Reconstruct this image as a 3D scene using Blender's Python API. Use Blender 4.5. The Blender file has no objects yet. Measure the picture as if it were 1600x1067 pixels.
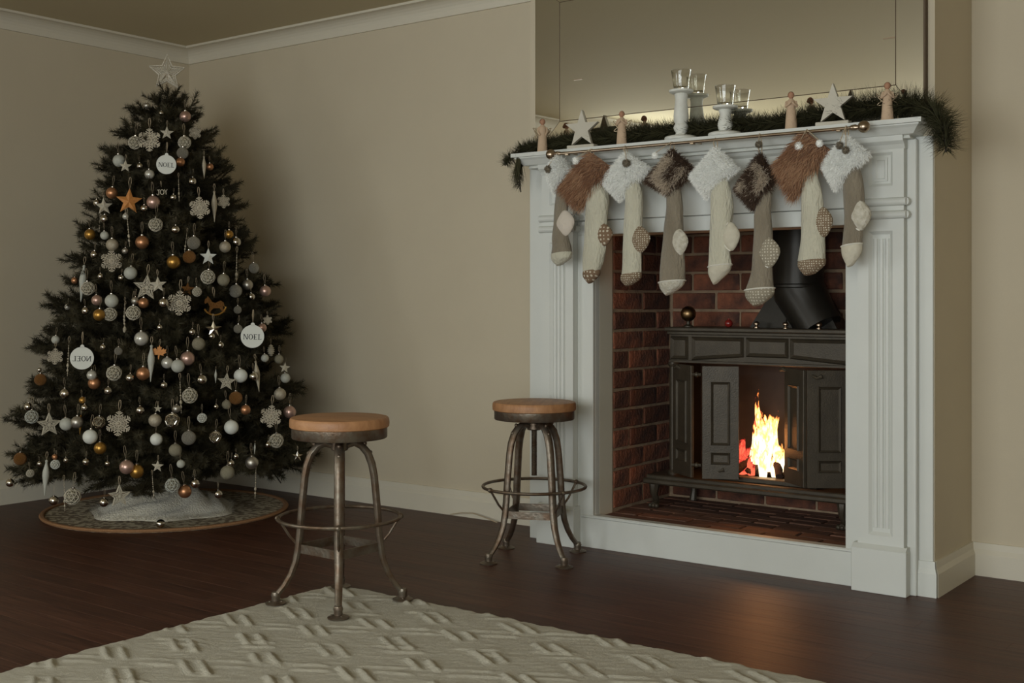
import bpy, bmesh, math, random
from mathutils import Vector, Matrix
PI = math.pi
rnd = random.Random(7)

# ------------------------------------------------------------------ camera, world, light, exposure
scene = bpy.context.scene
COL = scene.collection
CAM_H = 1.05
cam_data = bpy.data.cameras.new('camera')
cam_data.sensor_width = 36.0
cam_data.lens = 36.0 * 1875.0 / 1600.0
cam_data.shift_y = -65.5 / 1600.0
cam = bpy.data.objects.new('camera', cam_data)
cam.location = (0, 0, CAM_H)
cam.rotation_euler = (PI / 2, 0, math.radians(37))
COL.objects.link(cam)
scene.camera = cam
scene.view_settings.view_transform = 'Standard'
scene.view_settings.look = 'None'
scene.view_settings.gamma = 1.0
scene.view_settings.use_curve_mapping = False
scene.view_settings.exposure = 0.0

world = bpy.data.worlds.new('World')
scene.world = world
world.use_nodes = True
wb = world.node_tree.nodes['Background']
wb.inputs[0].default_value = (0.62, 0.70, 0.78, 1)
wb.inputs[1].default_value = 0.6

WIN = (-3.00, 1.50, 0.35, 2.25)           # window in the wall behind the camera: x0, x1, z0, z1
ld = bpy.data.lights.new('window_daylight', 'AREA')
ld.shape = 'RECTANGLE'
ld.size = WIN[1] - WIN[0] + 0.2
ld.size_y = WIN[3] - WIN[2] + 0.2
ld.energy = 222
ld.color = (0.93, 0.985, 1.0)
lo = bpy.data.objects.new('window_daylight', ld)
lo.location = ((WIN[0] + WIN[1]) / 2, -2.32, (WIN[2] + WIN[3]) / 2)
lo.rotation_euler = (PI / 2, 0, 0)         # shines towards +Y
COL.objects.link(lo)

WIN2 = (-1.75, -0.15, 0.75, 2.25)          # second window, in the left wall out of view: y0, y1, z0, z1
ld2 = bpy.data.lights.new('side_window_daylight', 'AREA')
ld2.shape = 'RECTANGLE'
ld2.size = WIN2[1] - WIN2[0] + 0.1
ld2.size_y = WIN2[3] - WIN2[2] + 0.1
ld2.energy = 70
ld2.color = (0.93, 0.985, 1.0)
lo2 = bpy.data.objects.new('side_window_daylight', ld2)
lo2.location = (-5.90, (WIN2[0] + WIN2[1]) / 2, (WIN2[2] + WIN2[3]) / 2)
lo2.rotation_euler = (PI / 2, 0, -PI / 2)  # shines towards +X
COL.objects.link(lo2)

# ------------------------------------------------------------------ helpers
def link(o, parent=None):
    COL.objects.link(o)
    if parent is not None:
        o.parent = parent
    return o

def tag(o, label, cat, group=None):
    o['label'] = label
    o['category'] = cat
    if group:
        o['group'] = group
    return o

def thing(name, label, cat, loc=(0, 0, 0), rz=0.0, group=None):
    o = bpy.data.objects.new(name, None)
    o.empty_display_size = 0.05
    o.location = loc
    o.rotation_euler = (0, 0, rz)
    COL.objects.link(o)
    return tag(o, label, cat, group)

class MB:
    """collects shapes, builds ONE mesh"""
    def __init__(s):
        s.v = []
        s.f = []
        s.sm = []
    def add(s, vs, fs, smooth=False):
        n = len(s.v)
        s.v.extend([tuple(p) for p in vs])
        for f in fs:
            s.f.append(tuple(i + n for i in f))
            s.sm.append(smooth)
    def box(s, x0, x1, y0, y1, z0, z1, b=0.0):
        if b <= 0:
            vs = [(x0,y0,z0),(x1,y0,z0),(x1,y1,z0),(x0,y1,z0),(x0,y0,z1),(x1,y0,z1),(x1,y1,z1),(x0,y1,z1)]
            s.add(vs, [(0,3,2,1),(4,5,6,7),(0,1,5,4),(1,2,6,5),(2,3,7,6),(3,0,4,7)])
            return
        bm = bmesh.new()
        r = bmesh.ops.create_cube(bm, size=1)
        for v in bm.verts:
            v.co = Vector(((x0+x1)/2 + v.co.x*(x1-x0), (y0+y1)/2 + v.co.y*(y1-y0), (z0+z1)/2 + v.co.z*(z1-z0)))
        bmesh.ops.bevel(bm, geom=list(bm.edges), offset=b, segments=1, affect='EDGES', profile=0.5)
        s.bm(bm)
    def bm(s, bm, smooth=False):
        bm.verts.index_update()
        s.add([v.co.copy() for v in bm.verts], [[v.index for v in f.verts] for f in bm.faces], smooth)
        bm.free()
    def prism(s, pts, a, b, axis='y', smooth=False):
        """outline pts (u,w) extruded along axis from a to b; y: (u,.,w)  x: (.,u,w)  z: (u,w,.)"""
        n = len(pts)
        def P(u, w, t):
            return (u, t, w) if axis == 'y' else ((t, u, w) if axis == 'x' else (u, w, t))
        vs = [P(u, w, a) for u, w in pts] + [P(u, w, b) for u, w in pts]
        fs = [tuple(range(n)), tuple(range(2*n-1, n-1, -1))]
        for i in range(n):
            j = (i+1) % n
            fs.append((j, i, n+i, n+j))
        s.add(vs, fs, smooth)
    def tube(s, path, r, n=8, ry=None, closed=False, cap=True, smooth=True, up=(0,0,1)):
        """swept tube along path; r number or list"""
        path = [Vector(p) for p in path]
        m = len(path)
        rs = r if isinstance(r, (list, tuple)) else [r]*m
        rys = ry if isinstance(ry, (list, tuple)) else ([ry]*m if ry else rs)
        vs = []
        prev = None
        for i, p in enumerate(path):
            if closed:
                t = path[(i+1) % m] - path[i-1]
            else:
                t = path[min(i+1, m-1)] - path[max(i-1, 0)]
            t.normalize()
            if prev is None:
                u = Vector(up)
                if abs(u.dot(t)) > 0.95:
                    u = Vector((0, 1, 0)) if abs(t.y) < 0.9 else Vector((1, 0, 0))
                a = (u - t*u.dot(t)).normalized()
            else:
                a = (prev - t*prev.dot(t)).normalized()
            prev = a
            b = t.cross(a)
            for k in range(n):
                an = 2*PI*k/n
                vs.append(p + a*(math.sin(an)*rys[i]) + b*(math.cos(an)*rs[i]))
        fs = []
        q = m if closed else m-1
        for i in range(q):
            for k in range(n):
                k2 = (k+1) % n
                i2 = (i+1) % m
                fs.append((i*n+k, i*n+k2, i2*n+k2, i2*n+k))
        if cap and not closed:
            fs.append(tuple(range(n-1, -1, -1)))
            fs.append(tuple((m-1)*n+k for k in range(n)))
        s.add(vs, fs, smooth)
    def lathe(s, prof, n=20, c=(0,0,0), smooth=True):
        """prof list of (r,z) bottom to top"""
        vs = []
        for r, z in prof:
            for k in range(n):
                a = 2*PI*k/n
                vs.append((c[0]+r*math.cos(a), c[1]+r*math.sin(a), c[2]+z))
        fs = []
        m = len(prof)
        for i in range(m-1):
            for k in range(n):
                k2 = (k+1) % n
                fs.append((i*n+k, i*n+k2, (i+1)*n+k2, (i+1)*n+k))
        if prof[0][0] > 1e-6:
            fs.append(tuple(range(n-1, -1, -1)))
        if prof[-1][0] > 1e-6:
            fs.append(tuple((m-1)*n+k for k in range(n)))
        s.add(vs, fs, smooth)
    def ball(s, c, r, n=14, m=9, rz=None):
        rz = rz or r
        s.lathe([(max(1e-7, r*math.sin(PI*i/m)), -rz*math.cos(PI*i/m)) for i in range(m+1)], n, c)
    def mesh(s, name, mat):
        me = bpy.data.meshes.new(name)
        me.from_pydata(s.v, [], s.f)
        me.polygons.foreach_set('use_smooth', s.sm)
        if any(s.sm):
            me.validate()
            try:
                me.set_sharp_from_angle(angle=math.radians(42))
            except Exception:
                pass
        me.update()
        if mat is not None:
            me.materials.append(mat)
        return me
    def obj(s, name, mat, parent=None, loc=None, label=None):
        o = bpy.data.objects.new(name, s.mesh(name, mat))
        if loc is not None:
            o.location = loc
        if label:
            o['label'] = label
        return link(o, parent)

def struct(name, mb, mat):
    o = mb.obj(name, mat)
    o['kind'] = 'structure'
    return o

# ------------------------------------------------------------------ materials
def mat(name, col, rough=0.6, metal=0.0, var=None, scale=12.0, amt=0.5, bump=0.0, bscale=60.0, stretch=None,
        island=0.0, spec=0.5, sheen=0.0, coat=0.0, detail=4.0):
    """principled with a noise mix to colour `var` and a noise bump; island: brightness change per object"""
    m = bpy.data.materials.new(name)
    m.use_nodes = True
    nt = m.node_tree
    N, Lk = nt.nodes, nt.links
    p = N['Principled BSDF']
    p.inputs['Base Color'].default_value = (*col, 1)
    p.inputs['Roughness'].default_value = rough
    p.inputs['Metallic'].default_value = metal
    p.inputs['Specular IOR Level'].default_value = spec
    if sheen:
        p.inputs['Sheen Weight'].default_value = sheen
    if coat:
        p.inputs['Coat Weight'].default_value = coat
        p.inputs['Coat Roughness'].default_value = 0.15
    tc = N.new('ShaderNodeTexCoord')
    src = tc.outputs['Object']
    if stretch:
        mp = N.new('ShaderNodeMapping')
        mp.inputs['Scale'].default_value = stretch
        Lk.new(src, mp.inputs[0])
        src = mp.outputs[0]
    out = None
    if var is not None:
        nz = N.new('ShaderNodeTexNoise')
        nz.inputs['Scale'].default_value = scale
        nz.inputs['Detail'].default_value = detail
        Lk.new(src, nz.inputs['Vector'])
        rp = N.new('ShaderNodeValToRGB')
        rp.color_ramp.elements[0].position = 0.5 - amt/2
        rp.color_ramp.elements[1].position = 0.5 + amt/2
        rp.color_ramp.elements[0].color = (*col, 1)
        rp.color_ramp.elements[1].color = (*var, 1)
        Lk.new(nz.outputs[0], rp.inputs[0])
        out = rp.outputs[0]
    if island:
        oi = N.new('ShaderNodeObjectInfo')
        mr = N.new('ShaderNodeMapRange')
        mr.inputs[3].default_value = 1 - island
        mr.inputs[4].default_value = 1 + island
        Lk.new(oi.outputs['Random'], mr.inputs[0])
        hs = N.new('ShaderNodeHueSaturation')
        Lk.new(mr.outputs[0], hs.inputs['Value'])
        if out is not None:
            Lk.new(out, hs.inputs['Color'])
        else:
            hs.inputs['Color'].default_value = (*col, 1)
        out = hs.outputs[0]
    if out is not None:
        Lk.new(out, p.inputs['Base Color'])
    if bump:
        nb = N.new('ShaderNodeTexNoise')
        nb.inputs['Scale'].default_value = bscale
        nb.inputs['Detail'].default_value = 3
        Lk.new(src, nb.inputs['Vector'])
        bp = N.new('ShaderNodeBump')
        bp.inputs['Strength'].default_value = bump
        bp.inputs['Distance'].default_value = 0.01
        Lk.new(nb.outputs[0], bp.inputs['Height'])
        Lk.new(bp.outputs[0], p.inputs['Normal'])
    return m

def dots_mat(name, col, dot, scale):
    """cloth with small pale dots"""
    m = mat(name, col, 0.9)
    nt = m.node_tree
    N, Lk = nt.nodes, nt.links
    tc = N.new('ShaderNodeTexCoord')
    vo = N.new('ShaderNodeTexVoronoi')
    vo.inputs['Scale'].default_value = scale
    vo.inputs['Randomness'].default_value = 0.25
    mp = N.new('ShaderNodeMapping')
    mp.inputs['Scale'].default_value = (1, 0, 1)
    Lk.new(tc.outputs['Object'], mp.inputs[0])
    Lk.new(mp.outputs[0], vo.inputs['Vector'])
    rp = N.new('ShaderNodeValToRGB')
    rp.color_ramp.elements[0].position = 0.24
    rp.color_ramp.elements[1].position = 0.32
    rp.color_ramp.elements[0].color = (*dot, 1)
    rp.color_ramp.elements[1].color = (*col, 1)
    Lk.new(vo.outputs['Distance'], rp.inputs[0])
    Lk.new(rp.outputs[0], N['Principled BSDF'].inputs['Base Color'])
    return m

M = {}
M['wall'] = mat('wall_paint', (0.60, 0.525, 0.385), 0.75, var=(0.57, 0.495, 0.36), scale=3, amt=0.6, bump=0.05, bscale=250)
M['ceiling'] = mat('ceiling_paint', (0.54, 0.465, 0.30), 0.85)
M['trim'] = mat('trim_paint', (0.66, 0.61, 0.49), 0.5, bump=0.03, bscale=120)
M['white'] = mat('white_gloss_paint', (0.655, 0.665, 0.615), 0.42, var=(0.615, 0.625, 0.575), scale=6, amt=0.7, bump=0.03, bscale=90)
M['jamb'] = mat('cream_paint', (0.70, 0.66, 0.54), 0.5)
M['wood_floor'] = mat('dark_floor_wood', (0.046, 0.017, 0.010), 0.44, var=(0.108, 0.045, 0.027), scale=6, amt=0.28, bump=0.10, bscale=40,
                      stretch=(0.6, 16, 16), island=0.14, detail=8, spec=0.3)
M['brick'] = mat('red_brick', (0.25, 0.085, 0.042), 0.9, var=(0.060, 0.028, 0.020), scale=13, amt=0.40, bump=0.9, bscale=70, island=0.4)
M['mortar'] = mat('mortar', (0.40, 0.285, 0.18), 0.95, var=(0.20, 0.135, 0.085), scale=14, bump=0.4, bscale=120)
M['paver'] = mat('hearth_brick', (0.17, 0.072, 0.040), 0.75, var=(0.085, 0.045, 0.030), scale=10, amt=0.5, bump=0.5, bscale=60, island=0.3, stretch=(1, 3, 3))
M['iron'] = mat('cast_iron', (0.072, 0.057, 0.037), 0.46, 0.3, var=(0.048, 0.038, 0.025), scale=20, bump=0.12, bscale=180)
M['black_iron'] = mat('black_sheet_iron', (0.028, 0.024, 0.018), 0.38, 0.4, bump=0.04, bscale=60)
M['soot'] = mat('sooty_lining', (0.035, 0.026, 0.020), 0.9, var=(0.065, 0.045, 0.032), scale=12)
M['brass'] = mat('aged_brass', (0.36, 0.23, 0.10), 0.34, 1.0, var=(0.25, 0.16, 0.08), scale=20)
M['nickel'] = mat('brushed_nickel', (0.42, 0.33, 0.24), 0.28, 1.0)
M['seat_wood'] = mat('seat_wood', (0.50, 0.26, 0.115), 0.5, var=(0.30, 0.135, 0.055), scale=4, amt=0.6, bump=0.15, bscale=20, stretch=(2, 16, 6), detail=6)
M['steel'] = mat('rusty_steel', (0.21, 0.185, 0.145), 0.42, 0.75, var=(0.13, 0.075, 0.042), scale=26, amt=0.45, bump=0.15, bscale=80)
M['rug'] = mat('cream_wool', (0.78, 0.735, 0.59), 0.95, var=(0.66, 0.605, 0.46), scale=9, amt=0.7, bump=0.9, bscale=45, stretch=(3, 26, 8), sheen=0.2)
M['needle'] = mat('tree_needle', (0.044, 0.037, 0.019), 0.75, island=0.35, spec=0.25)
M['garland'] = mat('garland_needle', (0.062, 0.058, 0.027), 0.75, spec=0.25)
M['bark'] = mat('tree_stem', (0.030, 0.022, 0.013), 0.8)
M['string'] = mat('twine', (0.45, 0.36, 0.24), 0.9)
M['cable'] = mat('black_cable', (0.015, 0.014, 0.012), 0.5)
M['cotton'] = mat('white_fleece', (0.85, 0.80, 0.66), 1.0, var=(0.66, 0.60, 0.47), scale=14, bump=0.9, bscale=120, sheen=0.3)
M['jute'] = mat('jute_edge', (0.33, 0.17, 0.075), 0.9, bump=0.6, bscale=160)
M['mat_weave'] = mat('woven_mat', (0.58, 0.50, 0.35), 0.95, var=(0.22, 0.165, 0.105), scale=38, amt=0.10, bump=0.5, bscale=120, detail=1.5)
M['ink'] = mat('black_ink', (0.012, 0.012, 0.012), 0.7)
M['figure'] = mat('pale_carved_resin', (0.58, 0.42, 0.28), 0.8, var=(0.50, 0.36, 0.24), scale=30, bump=0.3, bscale=90)
M['hair'] = mat('brown_painted_hair', (0.17, 0.070, 0.035), 0.8)
M['face'] = mat('tan_painted_face', (0.42, 0.22, 0.13), 0.8)
M['wire'] = mat('thin_gold_wire', (0.38, 0.30, 0.19), 0.5, 0.8)
M['star_wood'] = mat('whitewashed_wood', (0.60, 0.565, 0.47), 0.75, var=(0.50, 0.46, 0.37), scale=10, bump=0.2)
M['dark_edge'] = mat('dark_wood_edge', (0.10, 0.066, 0.036), 0.7)
M['candle_white'] = mat('distressed_white_wood', (0.74, 0.745, 0.68), 0.6, var=(0.62, 0.61, 0.54), scale=25, amt=0.4, bump=0.15)
M['log'] = mat('charred_log', (0.060, 0.026, 0.014), 0.95, var=(0.016, 0.012, 0.010), scale=18, bump=0.8, bscale=50)
M['red'] = mat('red_glass', (0.22, 0.018, 0.014), 0.2)
# ornament finishes
OM = {
 'silver': mat('orn_shiny_silver', (0.60, 0.56, 0.49), 0.13, 1.0),
 'matte': mat('orn_matte_silver', (0.46, 0.43, 0.37), 0.40, 0.9),
 'champ': mat('orn_champagne', (0.52, 0.46, 0.345), 0.45, 0.45, var=(0.38, 0.33, 0.24), scale=8, bump=0.3, bscale=60),
 'pearl': mat('orn_pearl', (0.55, 0.53, 0.46), 0.28, 0.4),
 'frost': mat('orn_frosted', (0.47, 0.475, 0.41), 0.55, 0.0, var=(0.40, 0.40, 0.34), scale=5, bump=0.2),
 'glitter': mat('orn_glitter', (0.50, 0.475, 0.40), 0.5, 0.5, var=(0.24, 0.22, 0.17), scale=28, amt=0.3, bump=0.8, bscale=60),
 'gold': mat('orn_gold', (0.46, 0.25, 0.055), 0.32, 0.8),
 'bronze': mat('orn_bronze_glitter', (0.42, 0.20, 0.055), 0.45, 0.6, var=(0.20, 0.09, 0.03), scale=24, amt=0.3, bump=0.8, bscale=60),
 'copper': mat('orn_copper', (0.52, 0.255, 0.125), 0.36, 0.8),
 'rose': mat('orn_rose', (0.55, 0.36, 0.29), 0.32, 0.7),
 'rust': mat('orn_rust', (0.52, 0.215, 0.045), 0.55, 0.3, var=(0.36, 0.14, 0.03), scale=8),
 'olive': mat('orn_olive', (0.33, 0.30, 0.21), 0.5, 0.2, var=(0.23, 0.205, 0.135), scale=24, amt=0.3, bump=0.5),
 'cream': mat('orn_cream', (0.50, 0.455, 0.35), 0.7, bump=0.3),
 'white': mat('orn_white', (0.66, 0.67, 0.60), 0.45),
}
OM['mirror'] = OM['white']
M['topper'] = mat('topper_glitter', (0.66, 0.61, 0.50), 0.5, 0.2, bump=0.4)

# ------------------------------------------------------------------ the room
XL, YB, YA, XR, YF = -5.785, 4.51, 4.73, 2.8, -2.2      # left wall, back wall, alcove wall, right wall, front wall
CX0, CX1, CY = -3.13, -1.36, 4.29                       # chimney breast
ZC = 2.52
OX0, OX1, OZ0, OZ1 = -2.78, -1.675, 0.138, 1.324        # fireplace opening
FBX1, FBY = -1.58, 4.91                                 # firebox right wall and back

mb = MB(); mb.box(XL-0.15, XR+0.15, YF-0.15, YA+0.15, -0.12, -0.02)
mb.box(XL, XR, YF, 1.2, -0.02, 0.0); mb.box(-0.1, XR, 1.2, YA, -0.02, 0.0)
floor = struct('floor', mb, M['wood_floor'])
# floor boards, long side parallel to the fireplace wall
plank_meshes = {}
def plank_mesh(L):
    if L not in plank_meshes:
        b = MB(); b.box(-L/2, L/2, -0.0439, 0.0439, -0.02, 0.0, 0.0006)
        plank_meshes[L] = b.mesh('plank', M['wood_floor'])
    return plank_meshes[L]
y = 1.2 + 0.0441
row = 0
while y + 0.0441 < YA + 0.03:
    lim1 = -0.1
    x = XL
    first = [0.9, 1.8, 0.6, 1.5, 1.2][row % 5]
    while x < lim1 - 0.01:
        L = first if x == XL else 1.8
        if lim1 - (x + L) < 0.3:
            L = lim1 - x
        L = round(min(L, lim1 - x), 3)
        o = bpy.data.objects.new('plank', plank_mesh(L))
        o.location = (x + L/2, y, 0.0)
        link(o, floor)
        x += L
    y += 0.0882
    row += 1

mb = MB(); mb.box(XL-0.15, XR+0.15, YF-0.15, YA+0.15, ZC, ZC+0.12); struct('ceiling', mb, M['ceiling'])
mb = MB(); mb.box(XL-0.15, XL, WIN2[1], YB+0.15, 0, ZC); mb.box(XL-0.15, XL, YF-0.15, WIN2[0], 0, ZC)
mb.box(XL-0.15, XL, WIN2[0], WIN2[1], 0, WIN2[2]); mb.box(XL-0.15, XL, WIN2[0], WIN2[1], WIN2[3], ZC); struct('wall_left', mb, M['wall'])
mb = MB(); mb.box(XR, XR+0.15, YF-0.15, YA+0.15, 0, ZC); struct('wall_right', mb, M['wall'])
mb = MB(); mb.box(XL, CX0, YB, YB+0.15, 0, ZC); struct('wall_back', mb, M['wall'])
mb = MB(); mb.box(CX1, XR, YA, YA+0.15, 0, ZC); struct('wall_alcove', mb, M['wall'])
mb = MB()
mb.box(XL, WIN[0], YF-0.15, YF, 0, ZC); mb.box(WIN[1], XR, YF-0.15, YF, 0, ZC)
mb.box(WIN[0], WIN[1], YF-0.15, YF, 0, WIN[2]); mb.box(WIN[0], WIN[1], YF-0.15, YF, WIN[3], ZC)
struct('wall_front', mb, M['wall'])
wn = bpy.data.objects.new('window_1', None); wn.location = (0, 0, 0); wn['kind'] = 'structure'; link(wn)
mb = MB()
x0, x1, z0, z1 = WIN
for a in ((x0, x0+0.05, z0, z1), (x1-0.05, x1, z0, z1), (x0, x1, z0, z0+0.05), (x0, x1, z1-0.05, z1)):
    mb.box(a[0], a[1], YF-0.10, YF-0.05, a[2], a[3])
mb.obj('window_frame', M['white'], wn)
mb = MB(); mb.box((x0+x1)/2-0.02, (x0+x1)/2+0.02, YF-0.095, YF-0.055, z0+0.05, z1-0.05); mb.obj('mullion', M['white'], wn)
mb = MB(); mb.box(x0+0.05, x1-0.05, YF-0.095, YF-0.055, (z0+z1)/2-0.02, (z0+z1)/2+0.02); mb.obj('glazing_bar', M['white'], wn)
mb = MB(); mb.box(x0-0.04, x1+0.04, YF-0.06, YF+0.05, z0-0.03, z0, 0.004); mb.obj('window_sill', M['white'], wn)

wn2 = bpy.data.objects.new('window_2', None); wn2['kind'] = 'structure'; link(wn2)
mb = MB()
y0, y1, z0, z1 = WIN2
for a in ((y0, y0+0.05, z0, z1), (y1-0.05, y1, z0, z1), (y0, y1, z0, z0+0.05), (y0, y1, z1-0.05, z1)):
    mb.box(XL-0.10, XL-0.05, a[0], a[1], a[2], a[3])
mb.obj('window_frame', M['white'], wn2)
mb = MB(); mb.box(XL-0.095, XL-0.055, (y0+y1)/2-0.02, (y0+y1)/2+0.02, z0+0.05, z1-0.05); mb.obj('mullion', M['white'], wn2)
mb = MB(); mb.box(XL-0.06, XL+0.05, y0-0.04, y1+0.04, z0-0.03, z0, 0.004); mb.obj('window_sill', M['white'], wn2)

# chimney breast: two cheeks beside the firebox, one block above it
mb = MB()
SOLB = FBY + 0.12
mb.box(CX0, OX0-0.11, CY, SOLB, 0, 1.62)
mb.box(FBX1+0.10, CX1, CY, SOLB, 0, 1.62)
mb.box(CX0, CX1, CY, SOLB, 1.62, ZC)
mb.box(OX0-0.11, FBX1+0.10, CY, CY+0.02, OZ1+0.02, 1.62)
struct('wall_chimney_breast', mb, M['wall'])

# cornice (cove) along ceiling
def cornice(name, pts_dir):
    mb = MB()
    prof = [(0, -0.085), (0.012, -0.085), (0.014, -0.074)] + \
           [(0.080 - 0.066*math.cos(a), -0.074 + 0.062*math.sin(a)) for a in [PI/2*k/6 for k in range(1, 7)]] + [(0.092, -0.012), (0.092, 0), (0, 0)]
    p0, p1, nrm, m0, m1 = pts_dir
    n = len(prof)
    vs = []
    d = (Vector(p1) - Vector(p0)).normalized()
    for P, mit in ((p0, m0), (p1, m1)):
        for (o, z) in prof:
            q = Vector(P) + Vector(nrm)*o + d*(mit*o)
            vs.append((q.x, q.y, ZC + z))
    fs = [tuple(range(n)), tuple(range(2*n-1, n-1, -1))] + [((i+1) % n, i, n+i, n+(i+1) % n) for i in range(n)]
    mb.add(vs, fs)
    struct(name, mb, M['trim'])
cornice('trim_1', ((XL, YF, 0), (XL, YB, 0), (1, 0, 0), 0, -1))
cornice('trim_2', ((XL, YB, 0), (CX0, YB, 0), (0, -1, 0), 1, 0))
cornice('trim_3', ((CX0, CY, 0), (CX1, CY, 0), (0, -1, 0), -1, 1))
cornice('trim_4', ((CX1, CY, 0), (CX1, YA, 0), (1, 0, 0), -1, -1))
cornice('trim_5', ((CX1, YA, 0), (XR, YA, 0), (0, -1, 0), 1, 0))

# baseboards
def baseboard(name, p0, p1, nrm, m0, m1, h=0.125, t=0.018, material='trim'):
    prof = [(0, 0), (t, 0), (t, h*0.66), (t*0.55, h*0.80), (t*0.45, h), (0, h)]
    n = len(prof)
    vs = []
    d = (Vector(p1) - Vector(p0)).normalized()
    for P, mit in ((p0, m0), (p1, m1)):
        for (o, z) in prof:
            q = Vector(P) + Vector(nrm)*o + d*(mit*o)
            vs.append((q.x, q.y, z))
    fs = [tuple(range(n)), tuple(range(2*n-1, n-1, -1))] + [((i+1) % n, i, n+i, n+(i+1) % n) for i in range(n)]
    mb = MB(); mb.add(vs, fs)
    return struct(name, mb, M[material])
baseboard('baseboard_left', (XL, YF, 0), (XL, YB, 0), (1, 0, 0), 0, -1)
baseboard('baseboard_back', (XL, YB, 0), (CX0, YB, 0), (0, -1, 0), 1, 0)
baseboard('baseboard_chimney', (CX1, CY, 0), (CX1, YA, 0), (1, 0, 0), -1, -1)
baseboard('baseboard_chimney_front', (-1.432, CY-0.012, 0), (CX1, CY-0.012, 0), (0, -1, 0), 0, 1, t=0.014, material='white')
baseboard('baseboard_alcove', (CX1, YA, 0), (XR, YA, 0), (0, -1, 0), 1, 0)

# ------------------------------------------------------------------ firebox of brick
mb = MB()
mb.box(OX0-0.10, OX0-0.001, 4.41, FBY, OZ0-0.06, 1.60)
mb.box(OX0-0.10, FBX1+0.09, FBY+0.001, FBY+0.11, OZ0-0.06, 1.60)
mb.box(FBX1+0.001, FBX1+0.09, 4.41, FBY, OZ0-0.06, 1.60)
firebox = struct('wall_firebox', mb, M['mortar'])
mb = MB(); mb.box(OX0-0.10, FBX1+0.09, 4.31, FBY+0.11, 1.565, 1.615); struct('ceiling_firebox', mb, M['soot'])
def brick_mesh(L, D, Hh, seed):
    r = random.Random(seed)
    b = MB(); b.box(-L/2, L/2, -D/2, D/2, -Hh/2, Hh/2, 0.004)
    b.v = [(x + r.uniform(-.0016, .0016), y + r.uniform(-.0016, .0016), z + r.uniform(-.0018, .0018)) for x, y, z in b.v]
    return b.mesh('brick', M['brick'])
BM = {}
def brick(L, loc, axis, parent=None, Hh=0.074, D=0.05, material=None):
    key = (round(L, 3), Hh, D, rnd.randrange(3), material)
    if key not in BM:
        BM[key] = brick_mesh(L, D, Hh, len(BM))
        if material:
            BM[key].materials[0] = M[material]
    o = bpy.data.objects.new('brick', BM[key])
    o.location = loc
    o.rotation_euler = (rnd.uniform(-.006, .006), rnd.uniform(-.006, .006), (PI/2 if axis == 'y' else 0) + rnd.uniform(-.008, .008))
    link(o, parent or firebox)
def course(a0, a1, first, place):
    a = a0
    L = first
    while a < a1 - 0.02:
        e = min(a + L, a1)
        if a1 - e < 0.05:
            e = a1
        place(a + 0.005, e - 0.005)
        a = e
        L = 0.24
for r in range(17):
    z = OZ0 + 0.002 + 0.086*r + 0.043
    def pl(a, b):
        brick(b-a, (OX0 - 0.0205 + rnd.uniform(-.003, .003), (a+b)/2, z), 'y')
    course(4.415, FBY-0.004, 0.13 if r % 2 else 0.25, pl)
    def pb(a, b):
        brick(b-a, ((a+b)/2, FBY + 0.0205 + rnd.uniform(-.003, .003), z), 'x')
    course(OX0+0.012, FBX1-0.01, 0.11 if r % 2 else 0.23, pb)
    if r < 10:
        def pr(a, b):
            brick(b-a, (FBX1 + 0.0205, (a+b)/2, z), 'y')
        course(4.415, FBY-0.004, 0.13 if r % 2 else 0.25, pr)
mb = MB(); mb.box(OX0-0.01, FBX1+0.012, 4.282, FBY+0.012, 0.0, OZ0-0.010)
hearth = struct('floor_hearth', mb, M['mortar'])
yy = 4.300
r = 0
while yy < FBY - 0.03:
    def ph(a, b):
        brick(b-a, ((a+b)/2, yy+0.036, OZ0-0.016+rnd.uniform(-.0015, .0015)), 'x', hearth, 0.03, 0.070, 'paver')
    course(OX0 + (0.02 if yy < 4.42 else 0.0), (OX1 if yy < 4.40 else FBX1) - 0.01, 0.12 if r % 2 else 0.24, ph)
    yy += 0.0765
    r += 1

# ------------------------------------------------------------------ white fireplace surround
fs = thing('fireplace_surround', 'white painted wooden fireplace surround with mantel shelf and panelled pilasters', 'fireplace', ((OX0+OX1)/2, 4.25, 0))
def part(name, mb, m, parent=fs, label=None):
    o = mb.obj(name, M[m] if isinstance(m, str) else m, parent, label=label)
    if parent is not None and parent.parent is None:
        o.matrix_parent_inverse = Matrix.Translation(-Vector(parent.location)) if parent.rotation_euler[2] == 0 else parent.matrix_world.inverted()
    return o
# backing panel against the breast
mb = MB()
mb.box(CX0+0.004, OX0-0.0, CY-0.012, CY+0.02, 0, 1.63, 0.002)
mb.box(OX1, CX1-0.002, CY-0.012, CY+0.02, 0, 1.63, 0.002)
mb.box(OX0, OX1, CY-0.012, CY+0.02, OZ1, 1.63)
part('backing_panel', mb, 'white')
def frame_panel(mb, x0, x1, z0, z1, yf, depth, w, rd):
    """a face at yf with a sunk panel: border of width w sloping in by rd"""
    X = [x0, x1]; 
    a = (x0, x1, z0, z1); b = (x0+w, x1-w, z0+w, z1-w); c = (b[0]+rd*1.2, b[1]-rd*1.2, b[2]+rd*1.2, b[3]-rd*1.2)
    vs = []
    for q, y in ((a, yf+depth), (a, yf), (b, yf), (c, yf+rd)):
        vs += [(q[0], y, q[2]), (q[1], y, q[2]), (q[1], y, q[3]), (q[0], y, q[3])]
    fs_ = []
    for k in range(3):
        for i in range(4):
            j = (i+1) % 4
            fs_.append((k*4+i, k*4+j, (k+1)*4+j, (k+1)*4+i))
    fs_.append((12, 13, 14, 15)); fs_.append((3, 2, 1, 0))
    mb.add(vs, fs_)
    return c
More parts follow.
